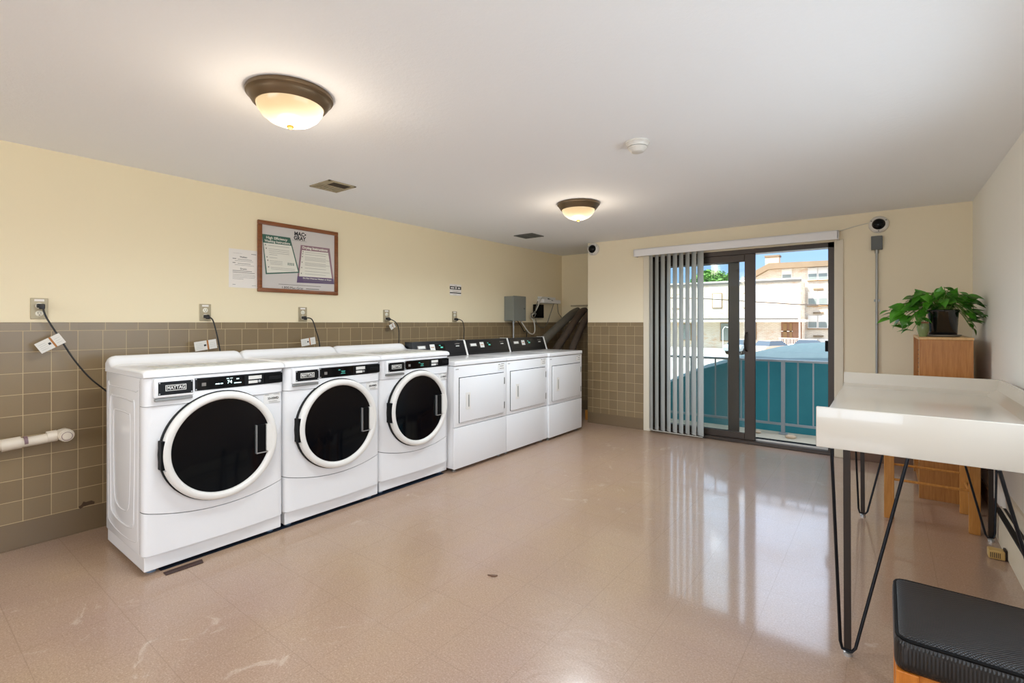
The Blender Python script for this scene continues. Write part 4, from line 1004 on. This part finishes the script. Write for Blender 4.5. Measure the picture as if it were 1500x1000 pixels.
window(-12.66, -11.55, -.6, 1.2, t, BA, 'winframe', 'panedark'); window(-10.1, -9.45, -.4, 1.2, t, BA, 'winframe', 'panedark'); window(-16.5, -15.4, -.6, 1.1, t, BA, 'winframe', 'panedark')
e_ = bb(-7.42, -5.8, -1.27, 1.26, -.05, .05, t, 'porch_recess', 'brickred', BA)
bb(-7.25, -6.95, -1.27, 1.1, -.12, -.05, e_, 'post', 'winframe', BA); bb(-6.75, -6.55, -.2, 1.15, -.12, -.05, e_, 'post', 'winframe', BA); bb(-7.42, -6.5, .38, .46, -.12, -.05, e_, 'crossbar', 'winwhite', BA)
prr = bb(-7.42, -5.8, -.22, -.15, -1.6, -1.5, t, 'porch_rail', 'fascia', BA)
for i in range(13): bb(-7.40 + i * .13, -7.36 + i * .13, -.95, -.2, -1.58, -1.52, prr, 'spindle', 'fascia', BA)
bb(-9.6, -9.4, -1.27, 1.3, -1.9, -1.7, t, 'porch_post', 'roofedge', BA); bb(-5.85, -5.75, -1.27, 1.3, -1.9, -1.7, t, 'porch_post', 'winwhite', BA)
# tall building
t = thing('apartment_building', 'taller pale apartment building with brown eaves and stacked windows behind the low one', 'building', (-3, YB + 4.2, -1.9))
BT = (-3, YB + 4.2, -1.9); KT = BT[1] / 50
b = B()
P_ = [m(a, c, KT) for a, c in ((-9.7, -1.12), (2, -1.12), (2, 6.25), (-8.25, 6.25), (-9.7, 5.45))]
prism(b, [(x + 3, z + 1.9) for x, z in P_], 0.1, 9, 'y'); new_obj('wall', b, 'brick', t)
b = B(); P_ = [m(a, c, KT) for a, c in ((-10.4, 4.95), (-8.45, 6.02), (-8.0, 6.07), (2, 6.0), (2, 6.4), (-8.35, 6.6), (-10.4, 5.5))]
prism(b, [(x + 3, z + 1.9) for x, z in P_], -.7, 9, 'y'); new_obj('roof_eave', b, 'roofedge', t)
bb(-9.05, -7.9, 6.4, 7.5, 2.5, 3.8, t, 'chimney', 'chim', BT); bb(-9.12, -7.83, 7.45, 7.6, 2.4, 3.9, t, 'chimney_cap', 'roofedge', BT)
def win2(x0, x1, z0, z1):
    f = bb(x0, x1, z0, z1, -.03, .15, t, 'window', 'winwhite', BT)
    bb(x0 + .06, x1 - .06, z0 + .08, z0 + (z1 - z0) * .5, -.06, 0, f, 'pane', 'panedark', BT); bb(x0 + .06, x1 - .06, z0 + (z1 - z0) * .54, z1 - .06, -.06, 0, f, 'blind', 'fascia', BT)
    bb(x0 - .04, x1 + .04, z0 - .07, z0, -.1, .1, f, 'sill', 'winframe', BT)
win2(-7.37, -6.57, 5.0, 6.05)
for (z0, z1) in ((4.92, 6.02), (2.69, 3.92), (.69, 1.82), (-1.2, -.2)):
    for x in (-5.35, -4.58, -3.8, -1.9, -1.1): win2(x, x + .74, z0, z1)
for z in (4.06, 1.99, -.04):
    bb(-4.93, -4.17, z, z + .12, -.12, .15, t, 'wall_vent', 'roofedge', BT)

def car(label, loc, rz, mat, group='cars parked across the street'):
    t = thing('parked_car', label, 'car', loc, rz, group)
    b = B(); prism(b, [(-2.15, .35), (-2.2, .75), (-1.9, .95), (-1.1, 1.0), (1.1, 1.0), (1.9, .9), (2.2, .7), (2.2, .35)], -.86, .86, 'y'); bmesh.ops.bevel(b, geom=b.edges[:], offset=.06, segments=2, affect='EDGES'); bd = new_obj('body', b, mat, t, 50)
    b = B(); r0 = [b.verts.new(p) for p in ((-1.5, -.8, .98), (1.1, -.8, .98), (1.1, .8, .98), (-1.5, .8, .98))]; r1 = [b.verts.new(p) for p in ((-1.1, -.62, 1.42), (.45, -.62, 1.42), (.45, .62, 1.42), (-1.1, .62, 1.42))]
    for k in range(4): b.faces.new((r0[k], r0[(k+1) % 4], r1[(k+1) % 4], r1[k]))
    b.faces.new(r1); new_obj('cabin_glass', b, 'carglass', t)
    b = B(); box(b, -1.08, .42, -.62, .62, 1.40, 1.47, .03); new_obj('roof', b, mat, t, 40)
    for sx in (-1.35, 1.35):
        for sy in (-.8, .8):
            b = B(); lathe(b, [(0, -.1), (.3, -.1), (.33, -.06), (.33, .06), (.3, .1), (0, .1)], 20, T(sx, sy, .33) @ AY); new_obj('wheel', b, 'tyre', t, 40)
    return t
car('blue grey car parked at the left edge of the open door bay', (-11.2, 52.2, -1.9), radians(78), 'carblue')
car('tan car parked in front of the white porch rail', (-8.2, 50.5, -1.9), radians(62), 'cartan')
car('white car parked right of the tan car behind the canopy', (-5.6, 55.5, -1.9), radians(5), 'carwhite')
b = B(); tube(b, [(-16, 35, 3.15), (-10.14, 35, 2.87), (-6, 35, 2.5), (-2.7, 35, 2.28), (6, 35, 2.3)], .035, 6, True, 6); tag(new_obj('utility_wire', b, 'wire'), 'dark utility wire sagging across the view of the buildings', 'wire')
t = thing('street_pole', 'thin pale metal pole standing in the street beyond the balcony', 'pole', (-2.98, 12, -1.9))
b = B(); tube(b, [(0, 0, 0), (0, 0, 2.95)], .009, 8); new_obj('pole', b, 'fascia', t, 40)
b = B(); tube(b, [(0, 0, 2.95), (.04, 0, 3.02), (.12, 0, 3.0)], .008, 8); new_obj('hook', b, 'fascia', t, 40)

def tree(label, c, R, n, mat, seed, h):
    rnd = random.Random(seed); t = thing('broadleaf_tree', label, 'tree', (c[0], c[1], -1.9))
    b = B()
    for i in range(n):
        th = rnd.uniform(0, 2 * pi); ph = math.acos(rnd.uniform(-.7, 1)); rr = R * rnd.uniform(.72, 1.03) * (1 + .12 * sin(3 * th) * sin(2 * ph))
        p = Vector((rr * sin(ph) * cos(th), rr * sin(ph) * sin(th), c[2] + 1.9 + rr * .85 * cos(ph)))
        q = Matrix.Rotation(rnd.uniform(0, pi), 3, 'Z') @ Matrix.Rotation(rnd.uniform(0, pi), 3, 'X'); s_ = rnd.uniform(.14, .34)
        vs = [b.verts.new(p + q @ Vector(v) * s_) for v in ((-1, 0, 0), (0, -.6, .2), (1, 0, 0), (0, .6, .2))]; b.faces.new(vs)
    new_obj('foliage', b, mat, t)
    b = B(); tube(b, [(0, 0, 0), (.1, 0, c[2] * .5), (0, .1, c[2] + 1.5)], [.35, .25, .12], 10); new_obj('trunk', b, 'bark', t, 60)
    b = B(); bmesh.ops.create_icosphere(b, subdivisions=3, radius=R * .84)
    for v in b.verts: v.co *= 1 + .1 * sin(v.co.x * 3) * cos(v.co.y * 2.5); v.co.z = v.co.z * .82 + c[2] + 1.9
    new_obj('inner_crown', b, mat, t)
tree('green leafy tree rising behind the low building parapet', (-21.3, 78, 6.3), 3.3, 5200, 'treeleaf', 4, 6)
tree('small rust tinted tree at the right edge of the green tree', (-18.9, 85, 5.9), 1.5, 900, 'treeleaf2', 8, 5)

# ------------------------------------------------------------------ light
def area(name, loc, rot, sx, sy, power, col, spread=None):
    l = bpy.data.lights.new(name, 'AREA'); l.shape = 'RECTANGLE'; l.size = sx; l.size_y = sy; l.energy = power; l.color = col
    if spread: l.spread = spread
    o = bpy.data.objects.new(name, l); COL.objects.link(o); o.location = loc; o.rotation_euler = rot; return o
area('added_window_fill', (WR + .22, (WY0 + WY1) / 2, (WZ0 + WZ1) / 2), (0, radians(90), 0), 0.8, 2.5, 13, (.75, .88, 1.0), radians(150))  # fill light behind the added right wall window
area('added_window_fill', (-1.6, YR - .18, 1.4), (radians(90), 0, 0), 2.8, 1.2, 40, (.80, .90, 1.0))  # fill from the added window behind the viewpoint
def point(name, loc, power, col, r):
    l = bpy.data.lights.new(name, 'POINT'); l.energy = power; l.color = col; l.shadow_soft_size = r
    o = bpy.data.objects.new(name, l); COL.objects.link(o); o.location = loc
def downlight(name, loc, power, col):
    l = bpy.data.lights.new(name, 'SPOT'); l.energy = power; l.color = col; l.shadow_soft_size = .16; l.spot_size = radians(172); l.spot_blend = .5
    o = bpy.data.objects.new(name, l); COL.objects.link(o); o.location = loc
for (x_, y_, up, dn) in ((-2.0, 1.075, 3.0, 26), (-1.975, 3.48, 3.0, 48), (-.15, -.1, 4, 5)):  # last entry lights the added, unseen dome
    point('lamp_bulb', (x_, y_, ZC - .19), up, (1, .86, .68), .1)
    downlight('lamp_downlight', (x_, y_, ZC - .17), dn, (.82, .92, 1))
l = bpy.data.lights.new('sun', 'SUN'); l.energy = 8; l.angle = radians(1); l.color = (1, .95, .87)
o = bpy.data.objects.new('sun', l); COL.objects.link(o); o.rotation_euler = Vector((.5, .65, -1.15)).to_track_quat('-Z', 'Y').to_euler()

w = bpy.data.worlds.new('sky'); SC.world = w; w.use_nodes = True; nt = w.node_tree; bg = nt.nodes['Background']
tc = nt.nodes.new('ShaderNodeTexCoord'); sx = nt.nodes.new('ShaderNodeSeparateXYZ'); nt.links.new(tc.outputs['Generated'], sx.inputs[0])
rp = nt.nodes.new('ShaderNodeValToRGB'); nt.links.new(sx.outputs[2], rp.inputs[0])
e = rp.color_ramp.elements; e[0].position = -.02; e[0].color = lin('A9B0B4'); e[1].position = 0.0; e[1].color = lin('BCD8F2')
x = e.new(.12); x.color = lin('9DC5F5'); x = e.new(.2); x.color = (.75, .95, 1.3, 1); x = e.new(.45); x.color = (1.7, 2.0, 2.5, 1)
ns = nt.nodes.new('ShaderNodeTexNoise'); ns.inputs['Scale'].default_value = 9; ns.inputs['Detail'].default_value = 6
mp = nt.nodes.new('ShaderNodeMapping'); mp.inputs['Scale'].default_value = (1, 1, 3); nt.links.new(tc.outputs['Generated'], mp.inputs[0]); nt.links.new(mp.outputs[0], ns.inputs['Vector'])
r2 = nt.nodes.new('ShaderNodeValToRGB'); nt.links.new(ns.outputs['Fac'], r2.inputs[0]); r2.color_ramp.elements[0].position = .6; r2.color_ramp.elements[1].position = .7
mx = nt.nodes.new('ShaderNodeMix'); mx.data_type = 'RGBA'; nt.links.new(r2.outputs[0], mx.inputs[0]); nt.links.new(rp.outputs[0], mx.inputs[6]); mx.inputs[7].default_value = (.95, .96, 1, 1)
nt.links.new(mx.outputs[2], bg.inputs[0]); bg.inputs[1].default_value = .75

# ------------------------------------------------------------------ camera and view
cd = bpy.data.cameras.new('camera'); cam = bpy.data.objects.new('camera', cd); COL.objects.link(cam)
cd.sensor_width = 36; cd.lens = 715 / 1500 * 36; cd.shift_y = -28 / 1500; cd.clip_start = .05; cd.clip_end = 500
cam.location = (0, 0, 1.22); cam.rotation_euler = (radians(90), 0, math.atan2(545, 715)); SC.camera = cam
SC.view_settings.view_transform = 'Standard'; SC.view_settings.look = 'None'; SC.view_settings.gamma = 1; SC.view_settings.exposure = .92
SC.view_settings.use_curve_mapping = False
SC.cycles.use_denoising = True
SC.cycles.max_bounces = 10; SC.cycles.diffuse_bounces = 6; SC.cycles.transparent_max_bounces = 12
SC.cycles.sample_clamp_indirect = 8
